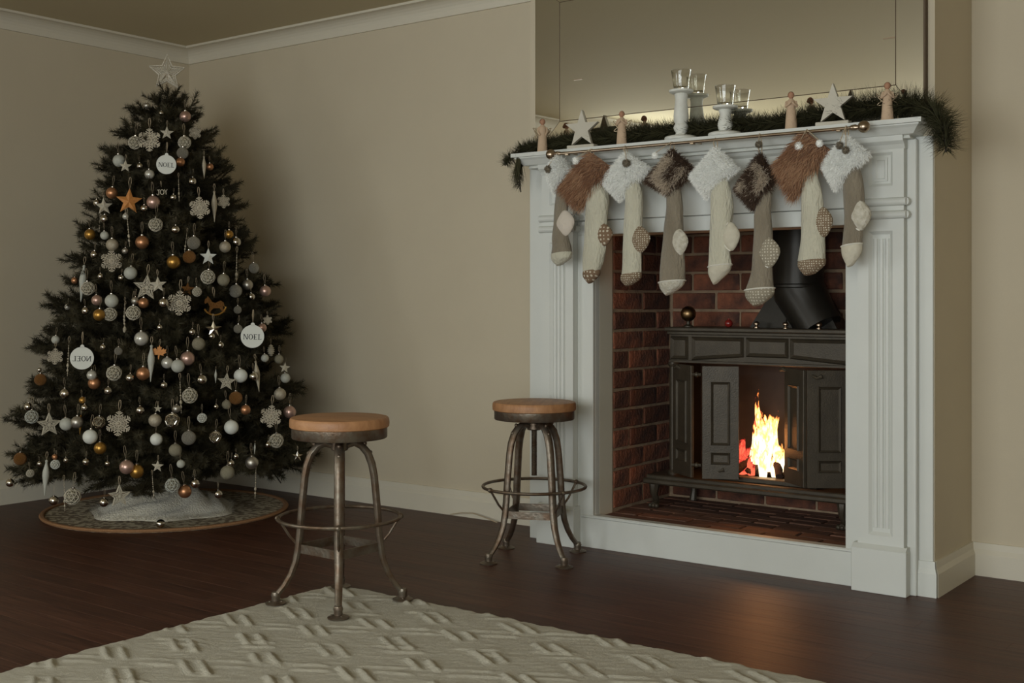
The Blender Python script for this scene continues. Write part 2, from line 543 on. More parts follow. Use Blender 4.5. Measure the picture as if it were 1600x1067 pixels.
for (px0, px1) in ((-3.020, -2.858), (-1.615, -1.447)):
    pc = (px0+px1)/2
    mb = MB()
    c = frame_panel(mb, px0, px1, 0.165, 1.335, 4.222, 0.056, 0.040, 0.010)
    frame_panel(mb, px0, px1, 1.415, 1.615, 4.222, 0.056, 0.040, 0.008)
    mb.box(px0, px1, 4.222, 4.278, 1.335, 1.415)
    pil = part('pilaster', mb, 'white')
    # flutes standing in the long sunk panel
    for k in range(3):
        mb = MB()
        xx = c[0] + (c[1]-c[0])*(k+0.5)/3
        mb.tube([(xx, 4.2305, c[2]+0.015), (xx, 4.2305, c[3]-0.015)], 0.0085, 8, ry=0.005, up=(0, 1, 0))
        o = mb.obj('flute', M['white'], pil)
    mb = MB(); frame_panel(mb, pc-0.024, pc+0.024, 1.473, 1.557, 4.2235, 0.010, 0.008, 0.003)
    mb.obj('raised_panel', M['white'], pil)
    mb = MB(); mb.box(px0-0.018, px1+0.014, 4.205, 4.278, 0, 0.158, 0.002)
    mb.prism([(4.205, 0.158), (4.2215, 0.172), (4.278, 0.172), (4.278, 0.158)], px0-0.016, px1+0.012, 'x')
    part('plinth', mb, 'white')
    for z in (1.352, 1.398):
        mb = MB()
        mb.tube([(px0-0.010, 4.222, z), (px1+0.010, 4.222, z)], 0.0155, 10, up=(0, 0, 1))
        mb.tube([(px1+0.003, 4.222, z), (px1+0.003, 4.278, z)], 0.0155, 10)
        part('bead_moulding', mb, 'white')
    mb = MB()
    mb.prism([(4.222, 1.585), (4.214, 1.60), (4.200, 1.612), (4.195, 1.632), (4.278, 1.632), (4.278, 1.585)], px0-0.004, px1+0.004, 'x')
    part('capital', mb, 'white')
# outer strips beside pilasters and inner strips round the opening
mb = MB(); mb.box(-3.034, -3.020, 4.250, CY-0.0115, 0.158, 1.62, 0.002); part('edge_strip', mb, 'white')
mb = MB(); mb.box(-1.447, -1.412, 4.250, CY-0.0115, 0.0, 1.62, 0.003); part('edge_strip', mb, 'white')
mb = MB(); mb.box(-2.858, OX0, 4.258, CY-0.0115, 0.0, OZ1, 0.002); part('inner_strip', mb, 'white')
mb = MB(); mb.box(OX1, -1.615, 4.258, CY-0.0115, 0.0, OZ1, 0.002); part('inner_strip', mb, 'white')
# returns of the opening
mb = MB(); mb.box(OX0-0.108, OX0, CY+0.02, 4.41, 0.0, OZ1+0.02); part('jamb', mb, 'jamb')
mb = MB(); mb.box(OX1, FBX1+0.098, CY+0.02, 4.41, 0.0, OZ1+0.02); part('jamb', mb, 'jamb')
mb = MB(); mb.box(OX0-0.1, FBX1+0.09, CY+0.02, 4.41, OZ1, OZ1+0.25); part('lintel_underside', mb, 'jamb')
# frieze
mb = MB(); mb.box(-2.858, -1.615, 4.252, CY-0.0115, 1.385, 1.62, 0.002)
part('frieze_board', mb, 'white')
mb = MB(); mb.box(-2.858, -1.615, 4.258, CY-0.0115, OZ1, 1.383, 0.002)
part('frieze_rail', mb, 'white')
# mantel shelf: stepped moulded profile, mitred round the ends
prof = [(0.095, 1.618), (0.100, 1.628), (0.080, 1.631), (0.074, 1.638), (0.062, 1.652), (0.052, 1.660), (0.052, 1.664), (0.040, 1.665), (0.040, 1.681)]
mb = MB()
rings = []
for o, z in prof:
    yf = 4.11 + o; xa = CX0 - 0.045 + o; xb = CX1 + 0.037 - o
    rings.append([(xa, CY-0.0, z), (xa, yf, z), (xb, yf, z), (xb, CY-0.0, z)])
vs = [p for rr in rings for p in rr]
fs_ = []
for k in range(len(rings)-1):
    for i in range(4):
        j = (i+1) % 4
        fs_.append((k*4+i, k*4+j, (k+1)*4+j, (k+1)*4+i))
fs_.append((3, 2, 1, 0)); q = (len(rings)-1)*4; fs_.append((q, q+1, q+2, q+3))
mb.add(vs, fs_)
part('mantel_shelf', mb, 'white')
mb = MB(); mb.prism([(4.252, 1.596), (4.238, 1.605), (4.228, 1.619), (4.252, 1.619)], -2.862, -1.612, 'x'); part('bed_moulding', mb, 'white')
# hearth riser
mb = MB(); mb.box(-2.842, -1.634, 4.2555, 4.2975, 0.0, OZ0-0.012, 0.002); mb.box(-2.842, -1.634, 4.2515, 4.3005, OZ0-0.014, OZ0, 0.004)
part('hearth_riser', mb, 'white')
MZ = 1.681                                    # top of the mantel shelf

# ------------------------------------------------------------------ stove
ST = thing('wood_stove', 'dark cast iron stove with open folding doors and a black flue pipe', 'stove', (-2.15, 4.72, OZ0))
def sp(name, mb, m, parent=None, label=None):
    p = parent or ST
    o = mb.obj(name, M[m], p, label=label)
    if p is ST:
        o.matrix_parent_inverse = Matrix.Translation(-Vector(ST.location))
    return o
SX0, SX1, SY = -2.612, -1.69, 4.615
mb = MB()
mb.box(SX0-0.018, SX1+0.018, SY-0.020, 4.880, 0.912, 0.930, 0.004)
mb.box(SX0-0.010, SX1+0.010, SY-0.010, 4.878, 0.898, 0.912, 0.003)
sp('top_plate', mb, 'iron')
mb = MB(); mb.box(SX0, SX1, SY+0.004, SY+0.03, 0.785, 0.898); mb.box(SX0-0.004, SX1+0.004, SY-0.004, SY+0.03, 0.775, 0.787, 0.002)
mb.box(SX0, SX0+0.02, SY+0.03, 4.87, 0.785, 0.898); mb.box(SX1-0.02, SX1, SY+0.03, 4.87, 0.785, 0.898)
fr = sp('frieze', mb, 'iron')
def frieze_panel(pts):
    """sunk cast panel with raised rim, outline pts (x,z)"""
    cx = sum(p[0] for p in pts)/len(pts); cz = sum(p[1] for p in pts)/len(pts)
    def off(d):
        n = len(pts); out = []
        for i in range(n):
            p0 = Vector(pts[i-1]); p1 = Vector(pts[i]); p2 = Vector(pts[(i+1) % n])
            e1 = (p1-p0).normalized(); e2 = (p2-p1).normalized()
            n1 = Vector((-e1.y, e1.x)); n2 = Vector((-e2.y, e2.x))
            b = (n1+n2); b = b/(b.dot(n1) + 1e-9)
            out.append(p1 + b*d)
        return out
    n = len(pts)
    A, B, Cc = off(-0.006), off(0.0), off(0.011)
    vs = [(p.x, SY+0.004, p.y) for p in A] + [(p.x, SY-0.005, p.y) for p in B] + [(p.x, SY+0.0035, p.y) for p in Cc]
    fs_ = []
    for k in range(2):
        for i in range(n):
            j = (i+1) % n
            fs_.append((k*n+i, k*n+j, (k+1)*n+j, (k+1)*n+i))
    fs_.append(tuple(2*n+i for i in range(n)))
    m_ = MB(); m_.add(vs, fs_)
    m_.obj('cast_panel', M['iron'], fr)
zt = 0.884
frieze_panel([(-2.604, 0.795), (-2.528, 0.795), (-2.528, zt), (-2.604, zt)])
frieze_panel([(-2.500, 0.793), (-2.265, 0.812), (-2.265, zt), (-2.500, zt)])
frieze_panel([(-2.243, 0.814), (-2.064, 0.814), (-2.064, zt), (-2.243, zt)])
frieze_panel([(-2.046, 0.812), (-1.806, 0.793), (-1.806, zt), (-2.046, zt)])
frieze_panel([(-1.778, 0.795), (-1.700, 0.795), (-1.700, zt), (-1.778, zt)])
# side columns, sides, back, inner floor
for x in (SX0+0.010, SX1-0.010):
    mb = MB(); mb.tube([(x, SY+0.012, 0.300), (x, SY+0.012, 0.778)], 0.016, 10)
    mb.lathe([(0.022, 0), (0.024, 0.012), (0.017, 0.022)], 10, (x, SY+0.012, 0.285)); mb.lathe([(0.017, 0), (0.023, 0.010), (0.022, 0.018)], 10, (x, SY+0.012, 0.757))
    sp('column', mb, 'iron')
mb = MB(); mb.box(SX0+0.005, SX0+0.02, SY+0.03, 4.87, 0.285, 0.785); sp('side_plate', mb, 'black_iron')
mb = MB(); mb.box(SX1-0.02, SX1-0.005, SY+0.03, 4.87, 0.285, 0.785); sp('side_plate', mb, 'black_iron')
mb = MB(); mb.box(SX0+0.005, SX1-0.005, 4.862, 4.88, 0.285, 0.90); sp('back_plate', mb, 'soot')
mb = MB(); mb.box(SX0+0.02, SX1-0.02, SY+0.04, 4.862, 0.790, 0.800); sp('baffle', mb, 'soot')
# base tray with moulded lip
mb = MB()
mb.box(SX0-0.085, SX1+0.07, 4.555, 4.88, 0.262, 0.285, 0.004)
mb.box(SX0-0.095, SX1+0.08, 4.540, 4.565, 0.246, 0.270, 0.006)
sp('base_tray', mb, 'iron')
mb = MB(); mb.box(-2.36, -1.93, 4.60, 4.66, 0.285, 0.305, 0.003); sp('ash_lip', mb, 'iron')
for fx in (-2.668, -1.81):
    mb = MB()
    mb.tube([(fx, 4.60, 0.262), (fx-0.004, 4.585, 0.235), (fx-0.006, 4.585, 0.200), (fx-0.004, 4.60, 0.172), (fx, 4.588, 0.155), (fx, 4.565, 0.152)],
            [0.026, 0.024, 0.016, 0.014, 0.017, 0.012], 8)
    for dx in (-0.016, 0, 0.016):
        mb.ball((fx+dx, 4.570, 0.149), 0.0115, 8, 5)
    sp('claw_foot', mb, 'iron')
for fx in (-2.62, -1.72):
    mb = MB(); mb.tube([(fx, 4.84, 0.262), (fx, 4.85, 0.19), (fx, 4.84, 0.139)], [0.022, 0.013, 0.018], 8); sp('claw_foot', mb, 'iron')
# folding door leaves (bottom corner points a -> b in plan)
def leaf(a, b, z0, z1, face):
    A, B = Vector((*a, 0)), Vector((*b, 0))
    w = (B-A).length
    ang = math.atan2(B.y-A.y, B.x-A.x)
    root = bpy.data.objects.new('door_leaf', None)
    mb = MB()
    h = z1-z0
    mb.box(0, w, -0.007, 0.007, 0, h, 0.002)
    o = bpy.data.objects.new('door_leaf', mb.mesh('door_leaf', M['iron']))
    link(o, ST)
    o.matrix_parent_inverse = Matrix.Translation(-Vector(ST.location))
    o.location = (A.x, A.y, z0); o.rotation_euler = (0, 0, ang)
    m0 = w*0.24
    for (q0, q1) in ((h*0.30, h*0.86), (h*0.13, h*0.235)):
        pm = MB()
        x0, x1 = m0, w-m0
        for sg in (-1, 1):
            y0 = sg*0.0068; y1 = sg*0.0135
            a_ = (x0, x1, q0, q1); d = min(0.011, (x1-x0)*0.3)
            b_ = (x0+d, x1-d, q0+d, q1-d)
            vs = [(a_[0], y0, a_[2]), (a_[1], y0, a_[2]), (a_[1], y0, a_[3]), (a_[0], y0, a_[3]),
                  (a_[0]+d*.25, y1, a_[2]+d*.25), (a_[1]-d*.25, y1, a_[2]+d*.25), (a_[1]-d*.25, y1, a_[3]-d*.25), (a_[0]+d*.25, y1, a_[3]-d*.25),
                  (b_[0], y0, b_[2]), (b_[1], y0, b_[2]), (b_[1], y0, b_[3]), (b_[0], y0, b_[3])]
            ff = []
            for k in range(2):
                for i in range(4):
                    j = (i+1) % 4
                    ff.append((k*4+i, k*4+j, (k+1)*4+j, (k+1)*4+i))
            pm.add(vs, ff)
        pm.obj('door_panel', M['iron'], o)
    return o
z1d = 0.772
leaf((-2.583, 4.600), (-2.438, 4.500), 0.298, z1d, 1)
leaf((-2.393, 4.500), (-2.257, 4.570), 0.298, z1d, 1)
leaf((-2.053, 4.580), (-1.923, 4.470), 0.308, z1d, 1)
leaf((-1.915, 4.470), (-1.772, 4.570), 0.308, z1d, 1)
for (x, y, z) in ((-2.415, 4.494, 0.735), (-2.415, 4.494, 0.355)):
    mb = MB(); mb.tube([(x-0.020, y-0.004, z), (x+0.020, y+0.004, z)], 0.007, 8); mb.ball((x, y, z), 0.011, 8, 6); sp('hinge', mb, 'iron')
for (x, y, z) in ((-2.05, 4.592, 0.762), (-2.53, 4.575, 0.757), (-1.885, 4.500, 0.745), (-2.335, 4.548, 0.335)):
    mb = MB()
    mb.tube([(x-0.03, y-0.012, z), (x-0.012, y-0.018, z+0.006), (x+0.006, y-0.018, z-0.004), (x+0.026, y-0.012, z+0.004)], [0.006, 0.010, 0.006, 0.009], 8)
    sp('door_latch', mb, 'iron')
# flue: vertical pipe, oblique elbow, hood plate
mb = MB(); mb.tube([(-2.085, 4.775, 1.095), (-2.085, 4.775, 1.60)], 0.108, 24); sp('flue_pipe', mb, 'black_iron')
mb = MB(); mb.tube([(-2.085, 4.775, 1.13), (-2.080, 4.774, 1.085), (-2.015, 4.755, 0.99), (-1.975, 4.745, 0.929)], [0.110, 0.110, 0.100, 0.098], 24, ry=[0.108, 0.106, 0.09, 0.085], up=(0, 1, 0)); sp('flue_elbow', mb, 'black_iron')
mb = MB(); mb.lathe([(0.111, 0), (0.115, 0.004), (0.115, 0.014), (0.111, 0.018)], 24, (-2.085, 4.775, 1.098)); sp('pipe_band', mb, 'black_iron')
mb = MB()
vs = [(-2.292, 4.74, 0.929), (-1.900, 4.74, 0.929), (-1.900, 4.87, 0.929), (-2.292, 4.87, 0.929),
      (-2.205, 4.765, 1.075), (-1.985, 4.765, 1.075), (-1.985, 4.87, 1.075), (-2.205, 4.87, 1.075)]
mb.add(vs, [(0,3,2,1),(4,5,6,7),(0,1,5,4),(1,2,6,5),(2,3,7,6),(3,0,4,7)])
mb.tube([(-2.125, 4.736, 0.935), (-2.125, 4.762, 1.075)], 0.003, 6)
sp('flue_hood', mb, 'black_iron')
# ball finial on the top plate
mb = MB(); mb.lathe([(0.022, 0), (0.022, 0.005), (0.009, 0.012), (0.008, 0.024), (0.014, 0.030)], 14, (-2.545, 4.660, 0.930)); fin = sp('finial_stem', mb, 'iron')
mb = MB(); mb.ball((-2.545, 4.660, 0.988), 0.034, 20, 14); mb.obj('finial_ball', M['brass'], fin)

# little things on the stove top
def tealight(x, y, label, r=0.012):
    t = thing('metal_knob', label, 'knob', (x, y, 0.930), group='small metal knobs on the stove top')
    b = MB(); b.lathe([(r*1.1, 0), (r*1.1, 0.003), (r*0.5, 0.006), (r*0.45, 0.009), (r, 0.014), (r*1.05, 0.020), (r*0.7, 0.026), (1e-6, 0.028)], 14); b.obj('knob', M['nickel'], t)
tealight(-2.235, 4.690, 'small round metal knob left of the flue hood on stove top')
tealight(-2.085, 4.650, 'small metal knob in front of the flue hood on stove top')
tealight(-1.940, 4.650, 'small metal knob right of the flue elbow on stove top')
b = MB(); b.ball((0, 0, 0.0175), 0.0175, 16, 10); b.lathe([(0.005, 0), (0.004, 0.006)], 8, (0, 0, 0.033))
tag(b.obj('red_ball', M['red'], loc=(-2.365, 4.690, 0.930)), 'small dark red ball on the stove top beside brass finial', 'ball')

# fire
lg = [((-2.35, 4.74, 0.315), (-2.10, 4.79, 0.330), 0.026, 'charred log lying across the back of the stove fire'),
      ((-2.28, 4.70, 0.312), (-2.19, 4.80, 0.43), 0.018, 'charred log leaning up through the middle of the fire'),
      ((-2.12, 4.67, 0.308), (-2.20, 4.77, 0.42), 0.016, 'charred log leaning left at the right side of fire'),
      ((-2.33, 4.68, 0.308), (-2.26, 4.77, 0.40), 0.016, 'glowing log leaning right at the left side of fire')]
for a, b2, r, lb in lg:
    mb = MB()
    A, B = Vector(a), Vector(b2)
    mb.tube([A.lerp(B, t)-A + Vector((rnd.uniform(-.004, .004), 0, rnd.uniform(-.004, .004))) for t in (0, .25, .5, .75, 1)], [r, r*1.08, r*.96, r*1.04, r*.9], 10)
    tag(mb.obj('log', M['log'], loc=a), lb, 'log', 'logs burning in the stove')

def flame_mat(name, hot, mid, tip, power, thresh):
    m = bpy.data.materials.new(name); m.use_nodes = True
    nt = m.node_tree; N, Lk = nt.nodes, nt.links
    N.remove(N['Principled BSDF'])
    out = N['Material Output']
    tc = N.new('ShaderNodeTexCoord')
    sep = N.new('ShaderNodeSeparateXYZ'); Lk.new(tc.outputs['Generated'], sep.inputs[0])
    nz = N.new('ShaderNodeTexNoise'); nz.inputs['Scale'].default_value = 34; nz.inputs['Detail'].default_value = 4
    mp = N.new('ShaderNodeMapping'); mp.inputs['Scale'].default_value = (1.3, 1.3, 0.6)
    Lk.new(tc.outputs['Object'], mp.inputs[0]); Lk.new(mp.outputs[0], nz.inputs['Vector'])
    ad = N.new('ShaderNodeMath'); ad.operation = 'MULTIPLY_ADD'; ad.inputs[1].default_value = 2.6; ad.inputs[2].default_value = -1.3
    Lk.new(nz.outputs[0], ad.inputs[0])
    su = N.new('ShaderNodeMath'); su.operation = 'ADD'; Lk.new(sep.outputs['Z'], su.inputs[0]); Lk.new(ad.outputs[0], su.inputs[1])
    rp = N.new('ShaderNodeValToRGB')
    rp.color_ramp.elements[0].position = 0.25; rp.color_ramp.elements[0].color = (*hot, 1)
    rp.color_ramp.elements[1].position = 0.95; rp.color_ramp.elements[1].color = (*tip, 1)
    e = rp.color_ramp.elements.new(0.62); e.color = (*mid, 1)
    Lk.new(su.outputs[0], rp.inputs[0])
    em = N.new('ShaderNodeEmission'); em.inputs[1].default_value = power; Lk.new(rp.outputs[0], em.inputs[0])
    tr = N.new('ShaderNodeBsdfTransparent')
    al = N.new('ShaderNodeMapRange'); al.inputs[1].default_value = thresh; al.inputs[2].default_value = thresh + 0.30
    al.inputs[3].default_value = 1.0; al.inputs[4].default_value = 0.0
    Lk.new(su.outputs[0], al.inputs[0])
    mx = N.new('ShaderNodeMixShader'); Lk.new(al.outputs[0], mx.inputs[0]); Lk.new(tr.outputs[0], mx.inputs[1]); Lk.new(em.outputs[0], mx.inputs[2])
    Lk.new(mx.outputs[0], out.inputs[0])
    return m
FM_hot = flame_mat('flame_yellow', (1.0, 0.78, 0.46), (1.0, 0.46, 0.12), (0.90, 0.14, 0.02), 3.0, 0.62)
FM_red = flame_mat('flame_red', (1.0, 0.16, 0.08), (0.72, 0.045, 0.03), (0.35, 0.012, 0.012), 1.2, 0.5)
fire = thing('fire', 'bright yellow and red flames burning inside the open stove', 'fire', (-2.215, 4.735, 0.30))
def flame(x, y, z, h, r, lean, m, seed):
    q = random.Random(seed)
    mb = MB()
    path, rs = [], []
    for i in range(11):
        t = i/10
        path.append((x + lean*t*t + 0.012*math.sin(t*7+seed)*t, y + 0.010*math.sin(t*6+seed*2)*t, z + h*t))
        rs.append(max(0.0012, r*(0.65 + 1.3*t - 2.0*t*t + 0.06*math.sin(t*11+seed)) if t < .6 else max(0.0012, r*(0.71)*(1-(t-.6)/.4)**0.8)))
    mb.tube(path, rs, 10, ry=[a*0.75 for a in rs])
    mb.obj('flame', m, fire)
for a in ((-0.022, .01, 0.03, .335, .022, -.018, 0), (0.012, .0, 0.02, .27, .040, .010, 0), (-0.012, -.005, 0.09, .20, .038, -.01, 0), (0.052, -.015, 0.0, .175, .028, .016, 0),
          (0.036, .01, 0.08, .20, .024, .004, 0), (-0.052, .0, 0.03, .20, .024, .008, 0), (-0.080, .0, 0.0, .165, .028, -.02, 1), (-0.112, .01, 0.06, .11, .024, -.014, 1), (-0.05, -.03, 0.0, .12, .022, 0, 1), (0.005, -.035, 0.0, .14, .024, .01, 0),
          (-0.045, .02, .14, .19, .020, -.004, 1), (-0.10, -.02, 0.0, .09, .026, .0, 1), (0.070, .0, 0.02, .12, .018, .012, 0), (-0.03, -.03, .05, .10, .02, 0, 0)):
    flame(a[0], a[1], a[2], a[3], a[4], a[5], FM_red if a[6] else FM_hot, int(abs(a[0]*1000)) + 3)
pl = bpy.data.lights.new('firelight', 'POINT'); pl.energy = 2.0; pl.color = (1.0, 0.36, 0.10); pl.shadow_soft_size = 0.06
po = bpy.data.objects.new('firelight', pl); po.location = (0, -0.05, 0.16); link(po, fire)

from mathutils import noise
# ------------------------------------------------------------------ rug with raised trellis ropes
RX0, RX1, RY0, RY1 = -3.165, -0.85, 1.15, 3.13
def rug_height(x, y):
    """double ropes in two slanting directions, coming up and going under by turns"""
    n1 = noise.noise(Vector((x*6.0, y*6.0, 0.3)))
    n2 = noise.noise(Vector((x*11.0, y*11.0, 4.3)))
    P = 0.200
    s = 0.5*x + 0.866*y + 0.007*n1
    t = -0.5*x + 0.866*y + 0.007*n2
    def pair(v):
        d = abs(((v/P) % 1.0) - 0.5)*P
        e = abs(d - 0.024)/0.0125
        return (1 - e*e) if e < 1 else 0.0
    def gate(v, lo, hi):
        f = v % 1.0
        return max(0.0, min(1.0, (f-lo)/0.10, (hi-f)/0.10))
    ks = gate(t/P + 0.12*n2 + 0.5*math.floor(s/P), 0.0, 0.62)
    kt = gate(s/P + 0.12*n1 + 0.5*math.floor(t/P) + 0.3, 0.0, 0.60)
    weave = noise.noise(Vector((x*14 + y*10, (y*0.8 - x*0.6)*90, 1.7)))      # fine weft lines
    return max(pair(s)*ks, pair(t)*kt*0.5) * (0.9 + 0.45*n2) + 0.22*weave
mb = MB()
step = 0.0062
nx = int((RX1-RX0)/step); ny = int((RY1-RY0)/step)
rr = random.Random(5)
vs = []
for j in range(ny+1):
    for i in range(nx+1):
        x = RX0 + (RX1-RX0)*i/nx; y = RY0 + (RY1-RY0)*j/ny
        e = min(i, nx-i, j, ny-j)
        h = 0.009 + 0.0088*rug_height(x, y)*min(1.0, 0.4 + e*0.12) + rr.uniform(0, 0.0014)
        h = max(h, 0.003)
        if e == 0:
            h = 0.001
        elif e == 1:
            h *= 0.8
        wob = 0.004*math.sin(x*31) + 0.003*math.sin(x*77+1)
        wob2 = 0.004*math.sin(y*29) + 0.003*math.sin(y*83+1)
        vs.append((x + (wob2 if i < 3 else 0), y + (wob if j > ny-3 else 0), h))
fsx = []
for j in range(ny):
    for i in range(nx):
        a = j*(nx+1)+i
        fsx.append((a, a+1, a+nx+2, a+nx+1))
mb.add(vs, fsx, True)
me = bpy.data.meshes.new('rug'); me.from_pydata(mb.v, [], mb.f); me.polygons.foreach_set('use_smooth', [True]*len(mb.f)); me.materials.append(M['rug'])
rug = bpy.data.objects.new('rug', me); link(rug)
tag(rug, 'cream woven rug with raised trellis texture under the near stool', 'rug')
RUGZ = 0.012

# ------------------------------------------------------------------ two industrial stools
def make_stool(label, loc, rz, seat_turn):
    s = thing('bar_stool', label, 'stool', loc, rz, 'industrial stools')
    b = MB(); b.lathe([(1e-6, 0.600), (0.166, 0.600), (0.170, 0.603), (0.171, 0.615), (0.170, 0.628), (0.166, 0.634), (0.158, 0.636), (1e-6, 0.637)], 40)
    seat = b.obj('seat', M['seat_wood'], s, label='round worn brown wooden seat'); seat.rotation_euler = (0, 0, seat_turn)
    b = MB(); b.lathe([(0.150, 0.566), (0.1610, 0.564), (0.1635, 0.567), (0.1635, 0.603), (0.150, 0.603)], 40)
    b.lathe([(1e-6, 0.585), (0.155, 0.585), (0.155, 0.590), (1e-6, 0.590)], 24)
    b.obj('seat_band', M['steel'], s)
    b = MB()
    zz = 0.335; pr = [(1e-6, 0.334), (0.0115, 0.335)]
    while zz < 0.585:
        pr += [(0.0125, zz+0.002), (0.0100, zz+0.0045)]
        zz += 0.005
    pr += [(0.0125, 0.586)]
    b.lathe(pr, 10); b.obj('screw_post', M['steel'], s)
    b = MB(); b.lathe([(0.026, 0.520), (0.030, 0.524), (0.030, 0.548), (0.048, 0.552), (0.048, 0.560), (0.030, 0.564), (0.030, 0.584)], 16); b.obj('hub', M['steel'], s)
    path = [(0.026, 0.538), (0.050, 0.546), (0.074, 0.536), (0.096, 0.510), (0.110, 0.472), (0.118, 0.430), (0.124, 0.370), (0.130, 0.300), (0.134, 0.240), (0.140, 0.185),
            (0.149, 0.140), (0.165, 0.098), (0.186, 0.062), (0.206, 0.038), (0.216, 0.026)]
    rad = [0.013, 0.014, 0.015, 0.0155, 0.0155, 0.015, 0.015, 0.015, 0.015, 0.0145, 0.0135, 0.0125, 0.0115, 0.011, 0.011]
    lm = MB(); lm.tube([(r, 0, z) for r, z in path], [q*1.08 for q in rad], 10, ry=[q*0.9 for q in rad], up=(1, 0, 0))
    legm = lm.mesh('leg', M['steel'])
    fm = MB(); fm.lathe([(1e-6, 0.0), (0.035, 0.0), (0.036, 0.004), (0.028, 0.008), (0.014, 0.011), (0.0145, 0.024), (0.0165, 0.030), (0.013, 0.040)], 16, (0.216, 0, 0))
    for k in range(3):
        a = 2*PI*k/3 + 0.5
        fm.ball((0.216 + 0.023*math.cos(a), 0.023*math.sin(a), 0.009), 0.0035, 6, 4)
    footm = fm.mesh('foot', M['steel'])
    bm_ = MB(); bm_.tube([(0.206, 0, 0.288), (0.170, 0, 0.230), (0.139, 0, 0.195)], 0.0045, 6)
    bm_.ball((0.209, 0, 0.291), 0.0105, 8, 6); brm = bm_.mesh('brace', M['steel'])
    km = MB()
    for (r, z) in ((0.062, 0.560), (0.086, 0.543), (0.104, 0.512)):
        km.ball((r, 0, z), 0.008, 8, 5)
    boltm = km.mesh('bolt_row', M['steel'])
    for k in range(4):
        leg = bpy.data.objects.new('leg', legm); leg.rotation_euler = (0, 0, PI/4 + k*PI/2); link(leg, s)
        link(bpy.data.objects.new('foot', footm), leg)
        link(bpy.data.objects.new('bolt_row', boltm), leg)
        br = bpy.data.objects.new('brace', brm); br.rotation_euler = (0, 0, PI/4 + k*PI/2); link(br, s)
    b = MB(); b.tube([(0.209*math.cos(a), 0.209*math.sin(a), 0.291) for a in [2*PI*k/48 for k in range(48)]], 0.0065, 8, closed=True); b.obj('foot_ring', M['steel'], s)
    for k in range(4):
        a0 = PI/4 + k*PI/2; a1 = a0 + PI/2; r = 0.139
        p0 = Vector((r*math.cos(a0), r*math.sin(a0), 0)); p1 = Vector((r*math.cos(a1), r*math.sin(a1), 0))
        n = (p0+p1).normalized()*0.003
        b = MB()
        vs = []
        for z in (0.172, 0.202):
            vs += [p0-n+Vector((0, 0, z)), p1-n+Vector((0, 0, z)), p1+n+Vector((0, 0, z)), p0+n+Vector((0, 0, z))]
        b.add(vs, [(0,3,2,1),(4,5,6,7),(0,1,5,4),(1,2,6,5),(2,3,7,6),(3,0,4,7)])
        b.obj('stretcher', M['steel'], s)
    return s
make_stool('near metal stool with round wooden seat standing on the cream rug', (-2.955, 2.937, RUGZ), math.radians(-1), 0.4)
make_stool('far metal stool with round wooden seat on bare floor by fireplace', (-2.867, 3.955, 0.0), math.radians(24), 1.7)

# ------------------------------------------------------------------ christmas tree
TX, TY = -4.97, 3.74
PROF = [(0.1, .80), (.31, .78), (.629, .67), (.884, .59), (1.107, .51), (1.267, .46), (1.426, .40), (1.586, .35), (1.81, .255), (1.905, .19), (2.064, .09), (2.12, 0.0)]
def tree_r(z):
    for (z0, r0), (z1, r1) in zip(PROF, PROF[1:]):
        if z <= z1:
            return r0 + (r1-r0)*max(0, z-z0)/(z1-z0)
    return 0.0
tree = thing('christmas_tree', 'tall dark green artificial Christmas tree in the room corner', 'christmas tree', (TX, TY, 0))
def needles(vs, fs, p0, p1, dens, ln, q, w=0.0016):
    p0 = Vector(p0); p1 = Vector(p1)
    d = (p1-p0); L = d.length
    if L < 1e-4: return
    d /= L
    a = d.orthogonal().normalized(); b = d.cross(a)
    n = int(L*dens)
    for i in range(n):
        t = (i + q.random())/n
        an = q.random()*2*PI
        rad = a*math.cos(an) + b*math.sin(an)
        dr = (rad + d*q.uniform(0.35, 0.95)).normalized()
        l = ln*q.uniform(0.7, 1.15)
        o = p0 + d*(L*t)
        sd = dr.cross(d).normalized()*w
        k = len(vs)
        vs += [o - sd, o + sd, o + dr*l]
        fs.append((k, k+1, k+2))
def branch_mesh(L, seed):
    q = random.Random(seed)
    vs, fs = [], []
    def pt(t):
        return Vector((L*t, 0.02*math.sin(t*3+seed)*L, L*(0.10*t*t - 0.03*t)))
    K = max(3, int(L/0.06))
    stem = MB()
    stem.tube([pt(i/K) for i in range(K+1)], [0.004*(1-0.6*i/K) for i in range(K+1)], 4)
    for i in range(K):
        if (i+1)/K > 0.22:
            needles(vs, fs, pt(i/K), pt((i+1)/K), 1150, 0.034, q)
    nt_ = max(3, int(L/0.030))
    for i in range(nt_):
        t = 0.22 + 0.76*(i + q.random()*0.5)/nt_
        o = pt(t)
        sg = 1 if i % 2 else -1
        ln = min(max(L*0.5, 0.07), 0.065 + 0.155*(1-t)*min(1, L/0.5) + q.uniform(0, 0.035))
        an = sg*q.uniform(0.55, 1.0)
        e = o + Vector((math.cos(an)*ln, math.sin(an)*ln, q.uniform(-0.05, 0.45)*ln))
        stem.tube([o, e], 0.0018, 3)
        needles(vs, fs, o, e, 1300, 0.033, q)
    needles(vs, fs, pt(0.93), pt(1.0) + Vector((0.02, 0, 0.008)), 1700, 0.031, q)
    stem.add(vs, fs)
    return stem.mesh('branch', M['needle'])
BR = {}
